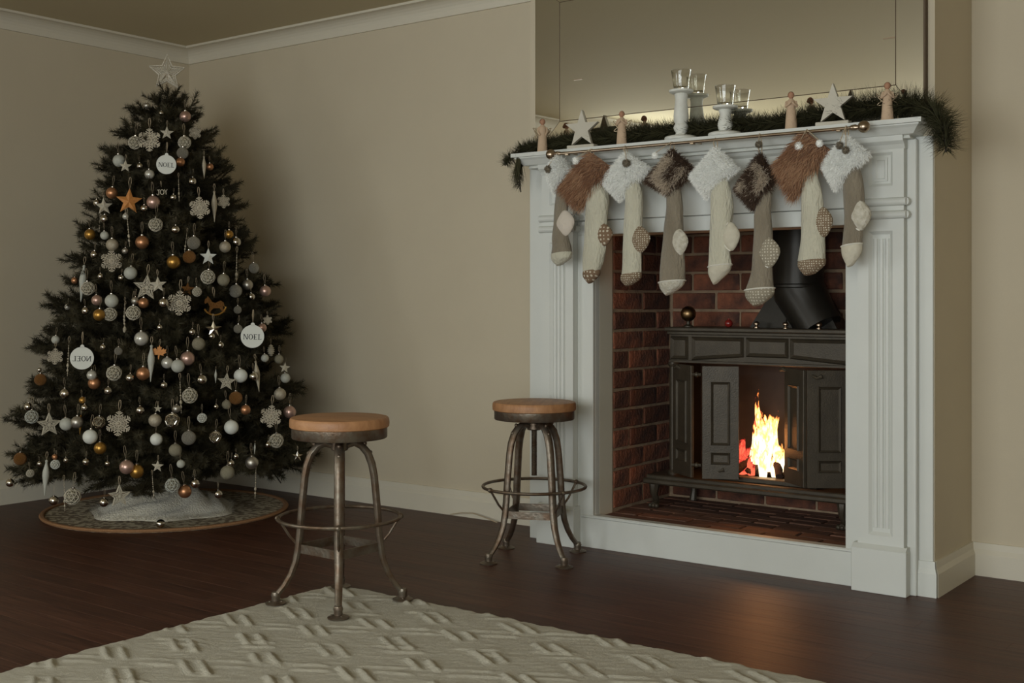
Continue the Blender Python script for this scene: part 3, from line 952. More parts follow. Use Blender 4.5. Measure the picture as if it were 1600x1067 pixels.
def branch(L, loc, yaw, pitch, q):
    key = (round(L/0.05)*0.05, q.randrange(3))
    key = (max(0.10, round(key[0], 2)), key[1])
    if key not in BR:
        BR[key] = branch_mesh(key[0], len(BR)*7 + 1)
    o = bpy.data.objects.new('branch', BR[key])
    o.location = loc
    o.rotation_euler = Matrix.Rotation(yaw, 4, 'Z').to_3x3().to_4x4().to_euler()
    o.rotation_euler = (Matrix.Rotation(yaw, 3, 'Z') @ Matrix.Rotation(-pitch, 3, 'Y') @ Matrix.Rotation(q.uniform(-0.5, 0.5), 3, 'X')).to_euler()
    link(o, tree)
b = MB(); b.tube([(0, 0, 0.02), (0, 0, 1.0), (0, 0, 2.06)], [0.018, 0.016, 0.006], 8); b.obj('trunk', M['bark'], tree)
q = random.Random(21)
z = 0.30
tier = 0
while z < 1.97:
    r = tree_r(z + 0.02)
    n = max(6, int(6 + r*15))
    off = q.uniform(0, 2*PI)
    for k in range(n):
        yaw = off + 2*PI*(k + q.uniform(-0.25, 0.25))/n
        L = r*q.uniform(0.80, 0.985)
        # keep the tips clear of the two walls
        cxd, cyd = math.cos(yaw), math.sin(yaw)
        if cxd < -0.05: L = min(L, (TX - XL - 0.04)/(-cxd))
        if cyd > 0.05: L = min(L, (YB - TY - 0.04)/cyd)
        pitch = q.uniform(-0.12, 0.20) + (0.15 if z > 1.85 else 0.0) - (0.12 if z < 0.45 else 0)
        branch(max(0.10, L), (0, 0, z + q.uniform(-0.02, 0.02)), yaw, pitch, q)
    z += 0.066 if z < 1.5 else 0.058
    tier += 1
for k in range(7):
    branch(0.10, (0, 0, 1.965 + 0.006*k), k*2.4, 0.5 + 0.05*k, q)
for k in range(13):                                  # low drooping branches on the open side of the room
    yaw = math.radians(-150 + 15*k + q.uniform(-5, 5))
    branch(q.uniform(0.55, 0.72), (0, 0, 0.36), yaw, -0.26 + q.uniform(-0.06, 0.08), q)
# topper
tp = thing('tree_topper', 'pale wire star on a coil at the top of the tree', 'tree topper', (TX, TY, 2.075), math.atan2(-TY, -TX) + PI/2)
def star_pts(R, r, n=5, a0=PI/2):
    return [((R if i % 2 == 0 else r)*math.cos(a0 + PI*i/n), (R if i % 2 == 0 else r)*math.sin(a0 + PI*i/n)) for i in range(2*n)]
b = MB(); b.tube([(0.014*(1-i/90)*math.cos(i*0.7), 0.014*(1-i/90)*math.sin(i*0.7), -0.02 + 0.0011*i) for i in range(64)], 0.0022, 5); b.obj('coil', M['wire'], tp)
for nm, sc, yo in (('front_outline', 1.0, -0.012), ('back_outline', 1.0, 0.012), ('inner_outline', 0.72, 0.0)):
    b = MB(); b.tube([(x*sc, yo, 0.105 + zz*sc) for x, zz in star_pts(0.088, 0.040)], 0.0030, 5, closed=True); b.obj(nm, M['topper'], tp)
b = MB()
sq = random.Random(4)
P5 = star_pts(0.088, 0.040)
for i in range(10):
    x, zz = P5[i]; x2, z2 = P5[(i+1) % 10]
    b.tube([(0, -0.016, 0.105), (x, 0, 0.105+zz)], 0.0022, 4)
    for t in (0.25, 0.5, 0.75):
        ex, ez = x + (x2-x)*t, zz + (z2-zz)*t
        b.tube([(ex*0.25, 0.008*(-1)**i, 0.105+ez*0.25), (ex, 0, 0.105+ez)], 0.0018, 4)
b.obj('wire_web', M['topper'], tp)

# mat, fleece and cable at the foot of the tree
mt = thing('round_mat', 'round woven patterned mat with jute edge under the Christmas tree', 'mat', (TX, TY, 0))
b = MB(); b.lathe([(1e-6, 0.0), (0.585, 0.0), (0.585, 0.008), (1e-6, 0.009)], 72); b.obj('woven_field', M['mat_weave'], mt)
b = MB(); b.tube([(0.582*math.cos(2*PI*k/96), 0.582*math.sin(2*PI*k/96), 0.009) for k in range(96)], 0.013, 8, ry=0.009, closed=True); b.obj('jute_border', M['jute'], mt)
b = MB()
fr_ = random.Random(8)
NR, NA = 16, 56
vs = []
for i in range(NR+1):
    t = i/NR
    for k in range(NA):
        a = 2*PI*k/NA
        R = 0.335*(1 + 0.07*math.sin(a*3+1) + 0.05*math.sin(a*7))
        rad = 0.03 + (R-0.03)*t
        h = 0.13*(1-t)**1.4 + 0.030*(1-t**6)*(0.9 + 0.9*math.sin(a*5 + t*6) * math.sin(t*9 + a*2)) + 0.012
        if t >= 1: h = 0.011
        vs.append((rad*math.cos(a), rad*math.sin(a), h))
ff = []
for i in range(NR):
    for k in range(NA):
        k2 = (k+1) % NA
        ff.append((i*NA+k, (i+1)*NA+k, (i+1)*NA+k2, i*NA+k2))
b.add(vs, ff, True)
fl_ = b.obj('tree_cloth', M['cotton'], loc=(TX+0.03, TY-0.03, 0.0))
tag(fl_, 'crumpled white fleece cloth wrapped around the foot of the tree', 'cloth')
b = MB()
vs, ff = [], []
for i in range(2600):
    a = fr_.uniform(0, 2*PI); rad = 0.335*(1 + 0.07*math.sin(a*3+1) + 0.05*math.sin(a*7))*fr_.uniform(0.90, 1.0)
    p = Vector((rad*math.cos(a), rad*math.sin(a), fr_.uniform(0.012, 0.030)))
    d = Vector((math.cos(a) + fr_.uniform(-.6, .6), math.sin(a) + fr_.uniform(-.6, .6), fr_.uniform(-0.2, 0.8))).normalized()*fr_.uniform(0.012, 0.03)
    sd = d.cross(Vector((0, 0, 1))).normalized()*0.0016
    k = len(vs); vs += [p-sd, p+sd, p+d]; ff.append((k, k+1, k+2))
b.add(vs, ff)
fz = b.obj('fleece_fringe', M['cotton'], fl_); fz['kind'] = 'stuff'
b = MB(); b.tube([(-4.42, 3.86, 0.28), (-4.428, 3.918, 0.244), (-4.460, 3.990, 0.196), (-4.510, 4.06, 0.155), (-4.56, 4.12, 0.128)], 0.003, 6)
tag(b.obj('light_cable', M['cable']), 'thin black light cable leaving the right side of the tree', 'cable')
b = MB(); b.tube([(-3.75, 4.478, 0.006), (-3.68, 4.47, 0.022), (-3.60, 4.465, 0.030), (-3.52, 4.46, 0.018), (-3.44, 4.45, 0.005)], 0.0025, 6)
tag(b.obj('wall_cable', M['string']), 'thin pale cable on the floor by wall behind far stool', 'cable')
ORN = [
('b','matte',-4.902,3.571,1.988,0.030,'small matte silver bauble below the star topper'),
('b','rose',-4.770,3.696,1.938,0.054,'rose pink bauble above the top NOEL disc'),
('s','cream',-4.747,3.571,1.842,0.062,'cream star above the top NOEL disc'),
('k','champ',-4.793,3.507,1.806,0.108,'champagne glitter snowflake above and left of the top NOEL disc'),
('l','cream',-4.853,3.469,1.794,0.062,'cream openwork bauble above and left of the top NOEL disc'),
('l','cream',-4.671,3.615,1.795,0.060,'cream openwork bauble above and right of the top NOEL disc'),
('b','glitter',-4.656,3.592,1.742,0.055,'silver glitter bauble just above and right of the top NOEL disc'),
('b','frost',-4.918,3.427,1.709,0.059,'pale frosted bauble above the rust star'),
('n','white',-4.678,3.516,1.675,0.089,'small white round NOEL disc near the top of the tree'),
('b','copper',-4.652,3.577,1.698,0.042,'small copper bauble just right of the top NOEL disc'),
('b','silver',-4.799,3.458,1.678,0.031,'small shiny silver bauble just left of the top NOEL disc'),
('b','pearl',-4.728,3.460,1.635,0.045,'small pearly silver bauble just below and left of the top NOEL disc'),
('b','copper',-4.642,3.742,1.689,0.035,'small copper bauble right of the top NOEL disc'),
('i','champ',-4.626,3.694,1.681,0.112,'champagne icicle drop right of the top NOEL disc'),
('b','silver',-4.616,3.617,1.608,0.039,'small shiny silver bauble below and right of the top NOEL disc'),
('k','champ',-4.700,3.699,1.852,0.060,'champagne glitter snowflake above and right of the top NOEL disc'),
('s','cream',-4.856,3.418,1.678,0.058,'cream star above the rust star'),
('b','silver',-4.839,3.608,1.950,0.021,'small shiny silver bauble below the star topper'),
('b','copper',-4.871,3.355,1.548,0.054,'copper bauble just above and left of the rust star'),
('s','rust',-4.778,3.383,1.506,0.117,'flat rust orange five-pointed star on upper left of tree'),
('b','rose',-4.681,3.446,1.502,0.062,'rose pink bauble just right of the rust star'),
('j','white',-4.644,3.466,1.547,0.055,'pale word JOY hanging below the top NOEL disc'),
('b','silver',-4.709,3.417,1.472,0.034,'small shiny silver bauble just below and right of the rust star'),
('d','champ',-4.624,3.546,1.564,0.111,'beaded dangle just below and right of the top NOEL disc'),
('b','silver',-4.616,3.508,1.525,0.029,'small shiny silver bauble below the top NOEL disc'),
('k','champ',-4.547,3.606,1.479,0.102,'champagne glitter snowflake below and right of the top NOEL disc'),
('i','champ',-4.570,3.710,1.493,0.153,'champagne icicle drop well below and right of the top NOEL disc'),
('k','champ',-4.567,3.763,1.520,0.064,'champagne glitter snowflake well below and right of the top NOEL disc'),
('b','silver',-4.881,3.323,1.425,0.040,'small shiny silver bauble below and left of the rust star'),
('s','cream',-4.916,3.343,1.487,0.079,'cream star just left of the rust star'),
('b','silver',-4.971,3.342,1.506,0.033,'small shiny silver bauble left of the rust star'),
('d','champ',-4.916,3.321,1.413,0.098,'beaded dangle below and left of the rust star'),
('b','gold',-4.934,3.281,1.353,0.051,'gold bauble below and left of the rust star'),
('b','pearl',-4.776,3.363,1.435,0.029,'small pearly silver bauble just below the rust star'),
('d','champ',-4.725,3.342,1.365,0.148,'beaded dangle below the rust star'),
('b','copper',-4.678,3.383,1.313,0.062,'copper bauble below the rust star'),
('l','cream',-4.655,3.440,1.396,0.063,'cream openwork bauble below and right of the rust star'),
('b','silver',-4.562,3.480,1.372,0.039,'small shiny silver bauble below and right of the rust star'),
('b','champ',-4.762,3.282,1.300,0.056,'champagne bauble below the rust star'),
('b','frost',-4.824,3.284,1.345,0.039,'small pale frosted bauble below and left of the rust star'),
('b','silver',-4.881,3.269,1.257,0.036,'small shiny silver bauble well below and left of the rust star'),
('b','matte',-4.706,3.311,1.272,0.029,'small matte silver bauble below the rust star'),
('k','champ',-4.764,3.280,1.226,0.099,'champagne glitter snowflake well below the rust star'),
('b','glitter',-4.516,3.547,1.312,0.060,'silver glitter bauble well above the rocking horse'),
('d','champ',-4.537,3.518,1.312,0.097,'beaded dangle well below and right of the rust star'),
('b','gold',-4.536,3.449,1.221,0.062,'gold bauble well above and left of the rocking horse'),
('b','bronze',-4.501,3.510,1.246,0.059,'bronze glitter bauble above and left of the rocking horse'),
('b','silver',-4.523,3.509,1.229,0.027,'small shiny silver bauble above and left of the rocking horse'),
('s','white',-4.486,3.606,1.249,0.077,'white star above the rocking horse'),
('b','champ',-4.503,3.719,1.299,0.054,'champagne bauble above the rocking horse'),
('b','silver',-4.507,3.790,1.325,0.044,'small shiny silver bauble well above the rocking horse'),
('b','gold',-4.528,3.764,1.361,0.041,'small gold bauble well above the rocking horse'),
('i','frost',-4.907,3.224,1.124,0.174,'pale frosted icicle drop well above the backwards NOEL disc'),
('l','cream',-4.857,3.219,1.101,0.061,'cream openwork bauble well above the backwards NOEL disc'),
('b','copper',-4.959,3.217,1.138,0.031,'small copper bauble well above the backwards NOEL disc'),
('b','silver',-4.775,3.230,1.156,0.027,'small shiny silver bauble well below the rust star, well above backwards NOEL disc'),
('b','silver',-4.709,3.292,1.149,0.027,'small shiny silver bauble well below the rust star, well above and left of copper leaf'),
('b','frost',-4.679,3.321,1.171,0.059,'pale frosted bauble well below the rust star'),
('d','champ',-4.468,3.758,1.193,0.153,'beaded dangle above and right of the rocking horse'),
('b','glitter',-4.485,3.881,1.202,0.051,'silver glitter bauble above and right of the rocking horse'),
('l','cream',-4.468,3.590,1.154,0.066,'cream openwork bauble above the rocking horse'),
('b','olive',-4.426,3.646,1.141,0.057,'dull olive bauble just above the rocking horse'),
('t','cream',-4.598,3.349,1.104,0.111,'cream lattice star well above the copper leaf'),
('s','cream',-4.558,3.381,1.117,0.073,'cream star well left of the rocking horse'),
('k','champ',-4.469,3.431,1.034,0.111,'champagne glitter snowflake left of the rocking horse'),
('l','cream',-4.437,3.503,1.085,0.042,'cream openwork bauble just above and left of the rocking horse'),
('b','glitter',-4.430,3.721,1.090,0.061,'silver glitter bauble just above and right of the rocking horse'),
('b','matte',-4.456,3.816,1.120,0.051,'matte silver bauble above and right of the rocking horse'),
('b','rose',-4.450,3.921,1.091,0.054,'rose pink bauble above the right NOEL disc'),
('b','silver',-4.427,3.814,1.063,0.035,'small shiny silver bauble right of the rocking horse'),
('h','gold',-4.405,3.581,1.018,0.093,'golden rocking horse cut-out hanging right of tree centre'),
('b','frost',-4.682,3.224,1.044,0.060,'pale frosted bauble well above and right of the backwards NOEL disc'),
('b','rose',-4.759,3.200,1.047,0.048,'rose pink bauble above the backwards NOEL disc'),
('b','matte',-4.620,3.303,1.044,0.035,'small matte silver bauble above and left of the copper leaf'),
('b','copper',-4.590,3.326,1.034,0.048,'copper bauble above the copper leaf'),
('b','silver',-4.495,3.364,1.034,0.045,'small shiny silver bauble above the copper leaf'),
('b','silver',-4.818,3.182,0.999,0.036,'small shiny silver bauble above the backwards NOEL disc'),
('b','gold',-4.713,3.181,0.981,0.054,'gold bauble above the backwards NOEL disc'),
('l','cream',-4.695,3.225,0.984,0.060,'cream openwork bauble above and right of the backwards NOEL disc'),
('l','cream',-4.591,3.273,0.990,0.064,'cream openwork bauble above and left of the copper leaf'),
('d','champ',-4.662,3.275,0.990,0.101,'beaded dangle above and left of copper leaf, well above and right of backwards NOEL disc'),
('b','pearl',-4.963,3.183,1.016,0.027,'small pearly silver bauble above the backwards NOEL disc'),
('b','glitter',-4.389,3.699,1.002,0.037,'small silver glitter bauble just right of the rocking horse'),
('s','bronze',-4.499,3.497,1.098,0.061,'bronze glitter star above and left of the rocking horse'),
('k','champ',-4.911,3.087,0.793,0.073,'champagne glitter snowflake just left of the backwards NOEL disc'),
('b','frost',-4.934,3.104,0.868,0.037,'small pale frosted bauble above and left of the backwards NOEL disc'),
('d','champ',-4.832,3.102,0.778,0.150,'beaded dangle just left of the backwards NOEL disc'),
('n','mirror',-4.730,3.105,0.793,0.099,'white round disc lettered NOEL back to front on left of tree'),
('b','silver',-4.654,3.161,0.839,0.027,'small shiny silver bauble just above and right of the backwards NOEL disc'),
('b','glitter',-4.595,3.199,0.822,0.036,'small silver glitter bauble right of the backwards NOEL disc'),
('b','pearl',-4.540,3.279,0.876,0.063,'pearly silver bauble just above and left of the copper leaf'),
('i','frost',-4.465,3.275,0.768,0.167,'pale frosted icicle drop just below and left of the copper leaf'),
('b','bronze',-4.965,3.048,0.688,0.054,'bronze glitter bauble below and left of the backwards NOEL disc'),
('b','silver',-5.038,3.088,0.728,0.021,'small shiny silver bauble left of the backwards NOEL disc'),
('b','pearl',-4.672,3.116,0.716,0.044,'small pearly silver bauble just below and right of the backwards NOEL disc'),
('b','copper',-4.679,3.133,0.679,0.054,'copper bauble just below and right of the backwards NOEL disc'),
('l','cream',-4.606,3.184,0.724,0.066,'cream openwork bauble below and right of the backwards NOEL disc'),
('b','silver',-4.523,3.208,0.705,0.039,'small shiny silver bauble below and left of the copper leaf'),
('b','copper',-4.489,3.251,0.723,0.060,'copper bauble just below and left of the copper leaf'),
('b','silver',-4.789,3.060,0.633,0.046,'small shiny silver bauble below and left of the backwards NOEL disc'),
('b','silver',-4.598,3.149,0.648,0.036,'small shiny silver bauble below and right of the backwards NOEL disc'),
('b','silver',-5.030,3.027,0.564,0.037,'small shiny silver bauble above the lowest left branch tips'),
('b','gold',-4.689,3.081,0.607,0.031,'small gold bauble below the backwards NOEL disc'),
('b','silver',-4.671,3.080,0.575,0.031,'small shiny silver bauble below the backwards NOEL disc'),
('b','silver',-4.473,3.225,0.564,0.039,'small shiny silver bauble below the copper leaf, well below and right of backwards NOEL disc'),
('l','frost',-4.962,3.004,0.524,0.059,'pale frosted openwork bauble above the lowest left branch tips'),
('c','cream',-4.600,3.234,0.917,0.029,'cream cone above and left of the copper leaf'),
('d','champ',-4.619,3.248,0.972,0.102,'beaded dangle above and left of the copper leaf, above and right of backwards NOEL disc'),
('b','silver',-4.484,3.335,0.926,0.025,'small shiny silver bauble just above the copper leaf'),
('b','silver',-4.404,3.449,0.904,0.030,'small shiny silver bauble below and left of the rocking horse'),
('s','silver',-4.397,3.565,0.914,0.074,'shiny silver star just below the rocking horse'),
('b','silver',-4.373,3.536,0.883,0.029,'small shiny silver bauble below the rocking horse'),
('b','silver',-4.351,3.568,0.843,0.030,'small shiny silver bauble left of the right NOEL disc'),
('b','glitter',-4.337,3.657,0.915,0.041,'small silver glitter bauble just above and left of the right NOEL disc'),
('n','white',-4.342,3.747,0.880,0.106,'white round NOEL disc hanging on the right edge of tree'),
('b','rose',-4.370,3.831,0.916,0.042,'small rose pink bauble just above and right of the right NOEL disc'),
('k','champ',-4.377,3.871,0.952,0.044,'champagne glitter snowflake just above and right of the right NOEL disc'),
('b','olive',-4.389,3.474,0.850,0.059,'dull olive bauble right of the copper leaf'),
('b','rose',-4.396,3.419,0.786,0.064,'rose pink bauble right of the copper leaf'),
('f','copper',-4.450,3.306,0.815,0.062,'copper maple leaf hanging in the middle of the tree'),
('b','pearl',-4.440,3.342,0.768,0.051,'pearly silver bauble just below and right of the copper leaf'),
('b','frost',-4.404,3.372,0.754,0.059,'pale frosted bauble just below and right of the copper leaf'),
('b','silver',-4.348,3.459,0.691,0.048,'shiny silver bauble below and right of the copper leaf'),
('i','frost',-4.313,3.509,0.705,0.063,'pale frosted icicle drop below and left of the right NOEL disc'),
('t','cream',-4.308,3.566,0.677,0.076,'cream lattice star below and left of the right NOEL disc'),
('b','white',-4.301,3.642,0.701,0.063,'white bauble below the right NOEL disc'),
('i','champ',-4.280,3.723,0.695,0.147,'champagne icicle drop below the right NOEL disc'),
('b','silver',-4.256,3.680,0.698,0.040,'small shiny silver bauble below the right NOEL disc'),
('b','frost',-4.321,3.805,0.775,0.037,'small pale frosted bauble just below and right of the right NOEL disc'),
('c','cream',-4.355,3.872,0.808,0.059,'cream cone just below and right of the right NOEL disc'),
('b','olive',-4.328,3.898,0.766,0.044,'small dull olive bauble below and right of the right NOEL disc'),
('s','cream',-4.332,3.939,0.723,0.051,'cream star below and right of the right NOEL disc'),
('b','frost',-4.316,3.928,0.675,0.047,'small pale frosted bauble above the near stool seat'),
('b','champ',-4.262,3.845,0.606,0.057,'champagne bauble above and left of the near stool seat'),
('b','bronze',-4.261,3.580,0.605,0.060,'bronze glitter bauble well below the right NOEL disc'),
('l','cream',-4.348,3.394,0.623,0.066,'cream openwork bauble below and right of the copper leaf'),
('d','champ',-4.348,3.344,0.621,0.148,'beaded dangle below and right of the copper leaf'),
('b','silver',-4.421,3.311,0.672,0.032,'small shiny silver bauble below the copper leaf, well right of backwards NOEL disc'),
('b','matte',-4.353,3.325,0.570,0.036,'small matte silver bauble below the copper leaf'),
('b','silver',-4.277,3.481,0.573,0.022,'small shiny silver bauble well below and right of the copper leaf'),
('b','olive',-4.282,3.545,0.577,0.042,'small dull olive bauble well below the right NOEL disc'),
('b','copper',-4.224,3.605,0.552,0.045,'small copper bauble left of the near stool seat'),
('l','white',-4.298,3.421,0.525,0.041,'white openwork bauble well below and right of the copper leaf'),
('k','champ',-4.232,3.762,0.510,0.102,'champagne glitter snowflake left of the near stool seat'),
('b','rose',-4.240,3.886,0.520,0.059,'rose pink bauble just above and left of the near stool seat'),
('s','cream',-4.393,3.258,0.573,0.034,'cream star below the copper leaf'),
('t','cream',-4.841,3.014,0.495,0.098,'cream lattice star above and right of the lowest left branch tips'),
('b','frost',-4.719,3.020,0.505,0.056,'pale frosted bauble well above and right of the lowest left branch tips'),
('b','matte',-4.656,3.032,0.516,0.053,'matte silver bauble well below the backwards NOEL disc'),
('i','gold',-4.670,3.058,0.501,0.088,'gold icicle drop well below the backwards NOEL disc'),
('l','silver',-4.594,3.099,0.514,0.053,'shiny silver openwork bauble well below the backwards NOEL disc'),
('b','white',-4.585,3.050,0.456,0.063,'white bauble well below the backwards NOEL disc'),
('k','champ',-4.505,3.136,0.511,0.107,'champagne glitter snowflake well below and right of the backwards NOEL disc'),
('b','champ',-4.396,3.245,0.523,0.056,'champagne bauble well below the copper leaf'),
('b','white',-4.391,3.248,0.440,0.053,'white bauble well above the tree foot'),
('b','gold',-4.543,3.071,0.408,0.053,'gold bauble well above and left of the tree foot'),
('b','bronze',-4.969,2.952,0.340,0.057,'bronze glitter bauble just right of the lowest left branch tips'),
('b','silver',-4.795,2.940,0.334,0.023,'small shiny silver bauble just right of the lowest left branch tips'),
('l','cream',-4.849,2.928,0.289,0.034,'cream openwork bauble just below and right of the lowest left branch tips'),
('b','copper',-4.741,2.979,0.364,0.025,'small copper bauble right of the lowest left branch tips'),
('l','white',-4.741,2.981,0.331,0.040,'white openwork bauble right of the lowest left branch tips'),
('b','silver',-4.675,2.992,0.354,0.023,'small shiny silver bauble right of the lowest left branch tips'),
('i','frost',-4.749,2.940,0.277,0.159,'pale frosted icicle drop below and right of the lowest left branch tips'),
('b','silver',-4.569,3.019,0.352,0.030,'small shiny silver bauble well right of the lowest left branch tips'),
('b','silver',-4.500,3.078,0.344,0.023,'small shiny silver bauble well above and left of the tree foot'),
('b','rose',-4.415,3.114,0.332,0.061,'rose pink bauble above and left of the tree foot'),
('b','gold',-4.407,3.159,0.309,0.061,'gold bauble above and left of the tree foot'),
('s','cream',-4.354,3.227,0.328,0.050,'cream star above the tree foot'),
('b','silver',-4.997,2.920,0.235,0.037,'small shiny silver bauble just below the lowest left branch tips'),
('b','silver',-4.696,2.946,0.183,0.041,'small shiny silver bauble below and right of the lowest left branch tips'),
('d','champ',-4.669,2.980,0.198,0.131,'beaded dangle well below and right of the lowest left branch tips'),
('l','cream',-4.626,2.991,0.201,0.069,'cream openwork bauble well below and right of the lowest left branch tips'),
('b','silver',-4.507,3.065,0.178,0.039,'small shiny silver bauble left of the tree foot'),
('t','cream',-4.434,3.091,0.209,0.089,'cream lattice star left of the tree foot'),
('d','champ',-4.326,3.184,0.243,0.108,'beaded dangle just above the tree foot'),
('l','silver',-4.346,3.298,0.522,0.062,'shiny silver openwork bauble well below the copper leaf'),
('b','white',-4.246,3.542,0.477,0.064,'white bauble well left of the near stool seat'),
('b','glitter',-4.288,3.341,0.445,0.062,'silver glitter bauble well above the tree foot'),
('l','silver',-4.242,3.449,0.442,0.052,'shiny silver openwork bauble well left of the near stool seat'),
('b','olive',-4.312,3.288,0.395,0.056,'dull olive bauble above the tree foot'),
('b','frost',-4.280,3.293,0.337,0.036,'small pale frosted bauble above and right of the tree foot'),
('l','cream',-4.184,3.753,0.402,0.065,'cream openwork bauble just below and left of the near stool seat'),
('b','silver',-4.197,3.713,0.386,0.030,'small shiny silver bauble below and left of the near stool seat'),
('s','silver',-4.160,3.862,0.320,0.050,'shiny silver star just below the near stool seat'),
('b','silver',-4.175,3.509,0.356,0.023,'small shiny silver bauble well left of the near stool seat'),
('b','silver',-4.210,3.510,0.322,0.031,'small shiny silver bauble well below and left of the near stool seat'),
('b','matte',-4.180,3.604,0.317,0.058,'matte silver bauble below and left of the near stool seat'),
('b','olive',-4.209,3.489,0.283,0.063,'dull olive bauble well above and right of the tree foot'),
('l','frost',-4.290,3.256,0.248,0.061,'pale frosted openwork bauble just above and right of the tree foot'),
('b','copper',-4.280,3.314,0.215,0.058,'copper bauble just above and right of the tree foot'),
('b','silver',-4.260,3.353,0.247,0.040,'small shiny silver bauble above and right of the tree foot'),
('b','silver',-4.186,3.420,0.199,0.036,'small shiny silver bauble right of the tree foot'),
('d','champ',-4.166,3.613,0.221,0.136,'beaded dangle well below and left of the near stool seat'),
('i','frost',-4.195,3.634,0.376,0.051,'pale frosted icicle drop left of the near stool seat'),
]

# ------------------------------------------------------------------ ornaments on the tree (kind, finish, x, y, z, size, label)
def letter_N(m, x, w, h, y):
    st = h*0.055; th = h*0.17
    for X in (x + w*0.12, x + w*0.88):
        m.box(X-st, X+st, y-0.002, y, 0, h)
        m.box(X-st*2.6, X+st*2.6, y-0.002, y, h-st, h) if X < x + w/2 else m.box(X-st*2.6, X+st*2.6, y-0.002, y, h-st, h)
    m.box(x + w*0.12 - st*2.6, x + w*0.12 + st*2.6, y-0.002, y, 0, st)
    m.prism([(x+w*0.06, h), (x+w*0.06+th, h), (x+w*0.94, 0), (x+w*0.94-th, 0)], y-0.002, y)
def letter_O(m, x, w, h, y):
    n = 28
    out = [(x+w/2+w*0.5*math.cos(2*PI*k/n), h/2+h*0.52*math.sin(2*PI*k/n)) for k in range(n)]
    inn = [(x+w/2+w*0.30*math.cos(2*PI*k/n), h/2+h*0.44*math.sin(2*PI*k/n)) for k in range(n)]
    vs = [(p[0], y-0.002, p[1]) for p in out] + [(p[0], y-0.002, p[1]) for p in inn]
    m.add(vs, [(k, (k+1) % n, n+(k+1) % n, n+k) for k in range(n)])
def letter_E(m, x, w, h, y):
    st = h*0.075
    m.box(x+w*0.14, x+w*0.36, y-0.002, y, 0, h)
    for z in (0, h/2-st/2, h-st):
        m.box(x, x+w*(0.72 if 0 < z < h*0.8 else 0.92), y-0.002, y, z, z+st)
    m.box(x+w*0.84, x+w*0.92, y-0.002, y, 0, h*0.17); m.box(x+w*0.84, x+w*0.92, y-0.002, y, h*0.83, h)
def letter_L(m, x, w, h, y):
    st = h*0.075
    m.box(x+w*0.16, x+w*0.38, y-0.002, y, 0, h)
    m.box(x, x+w*0.55, y-0.002, y, h-st, h); m.box(x, x+w*0.95, y-0.002, y, 0, st); m.box(x+w*0.87, x+w*0.95, y-0.002, y, 0, h*0.18)
def noel_mesh(flip):
    m = MB()
    h, y = 0.23, -0.026
    x = -0.385
    for f, w in ((letter_N, .20), (letter_O, .19), (letter_E, .165), (letter_L, .16)):
        f(m, x, w, h, y); x += w + 0.022
    m.v = [((-p[0] if flip else p[0]), p[1], p[2]-h/2-0.02) for p in m.v]
    if flip:
        m.f = [tuple(reversed(f)) for f in m.f]
    return m.mesh('lettering', M['ink'])
CACHE = {}
def cached(key, fn):
    if key not in CACHE:
        CACHE[key] = fn()
    return CACHE[key]
def m_ball(f):
    b = MB(); b.ball((0, 0, 0), 0.5, 22, 14); return b.mesh('bauble', OM[f])
def m_cap():
    b = MB(); b.lathe([(0.11, 0.465), (0.12, 0.48), (0.115, 0.57), (0.05, 0.585), (1e-6, 0.587)], 12); return b.mesh('cap', OM['silver'])
def m_loop(z0, h, r=0.010, w=0.08):
    b = MB(); b.tube([(0, 0, z0), (-w, 0, z0+h*0.6), (-w*0.6, 0, z0+h*0.95), (0, 0, z0+h), (w*0.6, 0, z0+h*0.95), (w, 0, z0+h*0.6)], r, 5, closed=True); return b.mesh('hanging_loop', M['string'])
def m_lattice(f):
    bm = bmesh.new(); bmesh.ops.create_icosphere(bm, subdivisions=2, radius=0.5)
    bmesh.ops.wireframe(bm, faces=list(bm.faces), thickness=0.055, use_replace=True, use_even_offset=True)
    b = MB(); b.bm(bm, True); return b.mesh('openwork_shell', OM[f])
def m_core():
    b = MB(); b.ball((0, 0, 0), 0.40, 16, 10); return b.mesh('core', OM['olive'])
def m_flake():
    b = MB()
    for k in range(6):
        a = PI/6 + k*PI/3
        ca, sa = math.cos(a), math.sin(a)
        def seg(x0, y0, x1, y1, w):
            p0 = (x0*ca - y0*sa, x0*sa + y0*ca); p1 = (x1*ca - y1*sa, x1*sa + y1*ca)
            dx, dy = p1[0]-p0[0], p1[1]-p0[1]; L = math.hypot(dx, dy); nx, ny = -dy/L*w, dx/L*w
            b.prism([(p0[0]+nx, p0[1]+ny), (p0[0]-nx, p0[1]-ny), (p1[0]-nx, p1[1]-ny), (p1[0]+nx, p1[1]+ny)], -0.03, 0.03)
        seg(0, 0, 0.5, 0, 0.028)
        for t, l in ((0.16, 0.10), (0.27, 0.16), (0.38, 0.12), (0.45, 0.06)):
            for s in (-1, 1):
                seg(t, 0, t + l*0.62, s*l, 0.021)
        ca, sa = math.cos(a+PI/6), math.sin(a+PI/6)
        seg(0, 0, 0.34, 0, 0.020)
        for s in (-1, 1):
            seg(0.20, 0, 0.27, s*0.08, 0.018); seg(0.28, 0, 0.33, s*0.05, 0.016)
    b.ball((0, 0, 0), 0.07, 8, 6)
    return b.mesh('snowflake', OM['champ'])
def m_star(f, thick=0.10):
    P = star_pts(0.53, 0.225)
    b = MB()
    vs = [(x, 0, z) for x, z in P] + [(0, -thick, 0), (0, thick, 0)]
    fs = [(i, (i+1) % 10, 10) for i in range(10)] + [((i+1) % 10, i, 11) for i in range(10)]
    b.add(vs, fs); return b.mesh('star', OM[f])
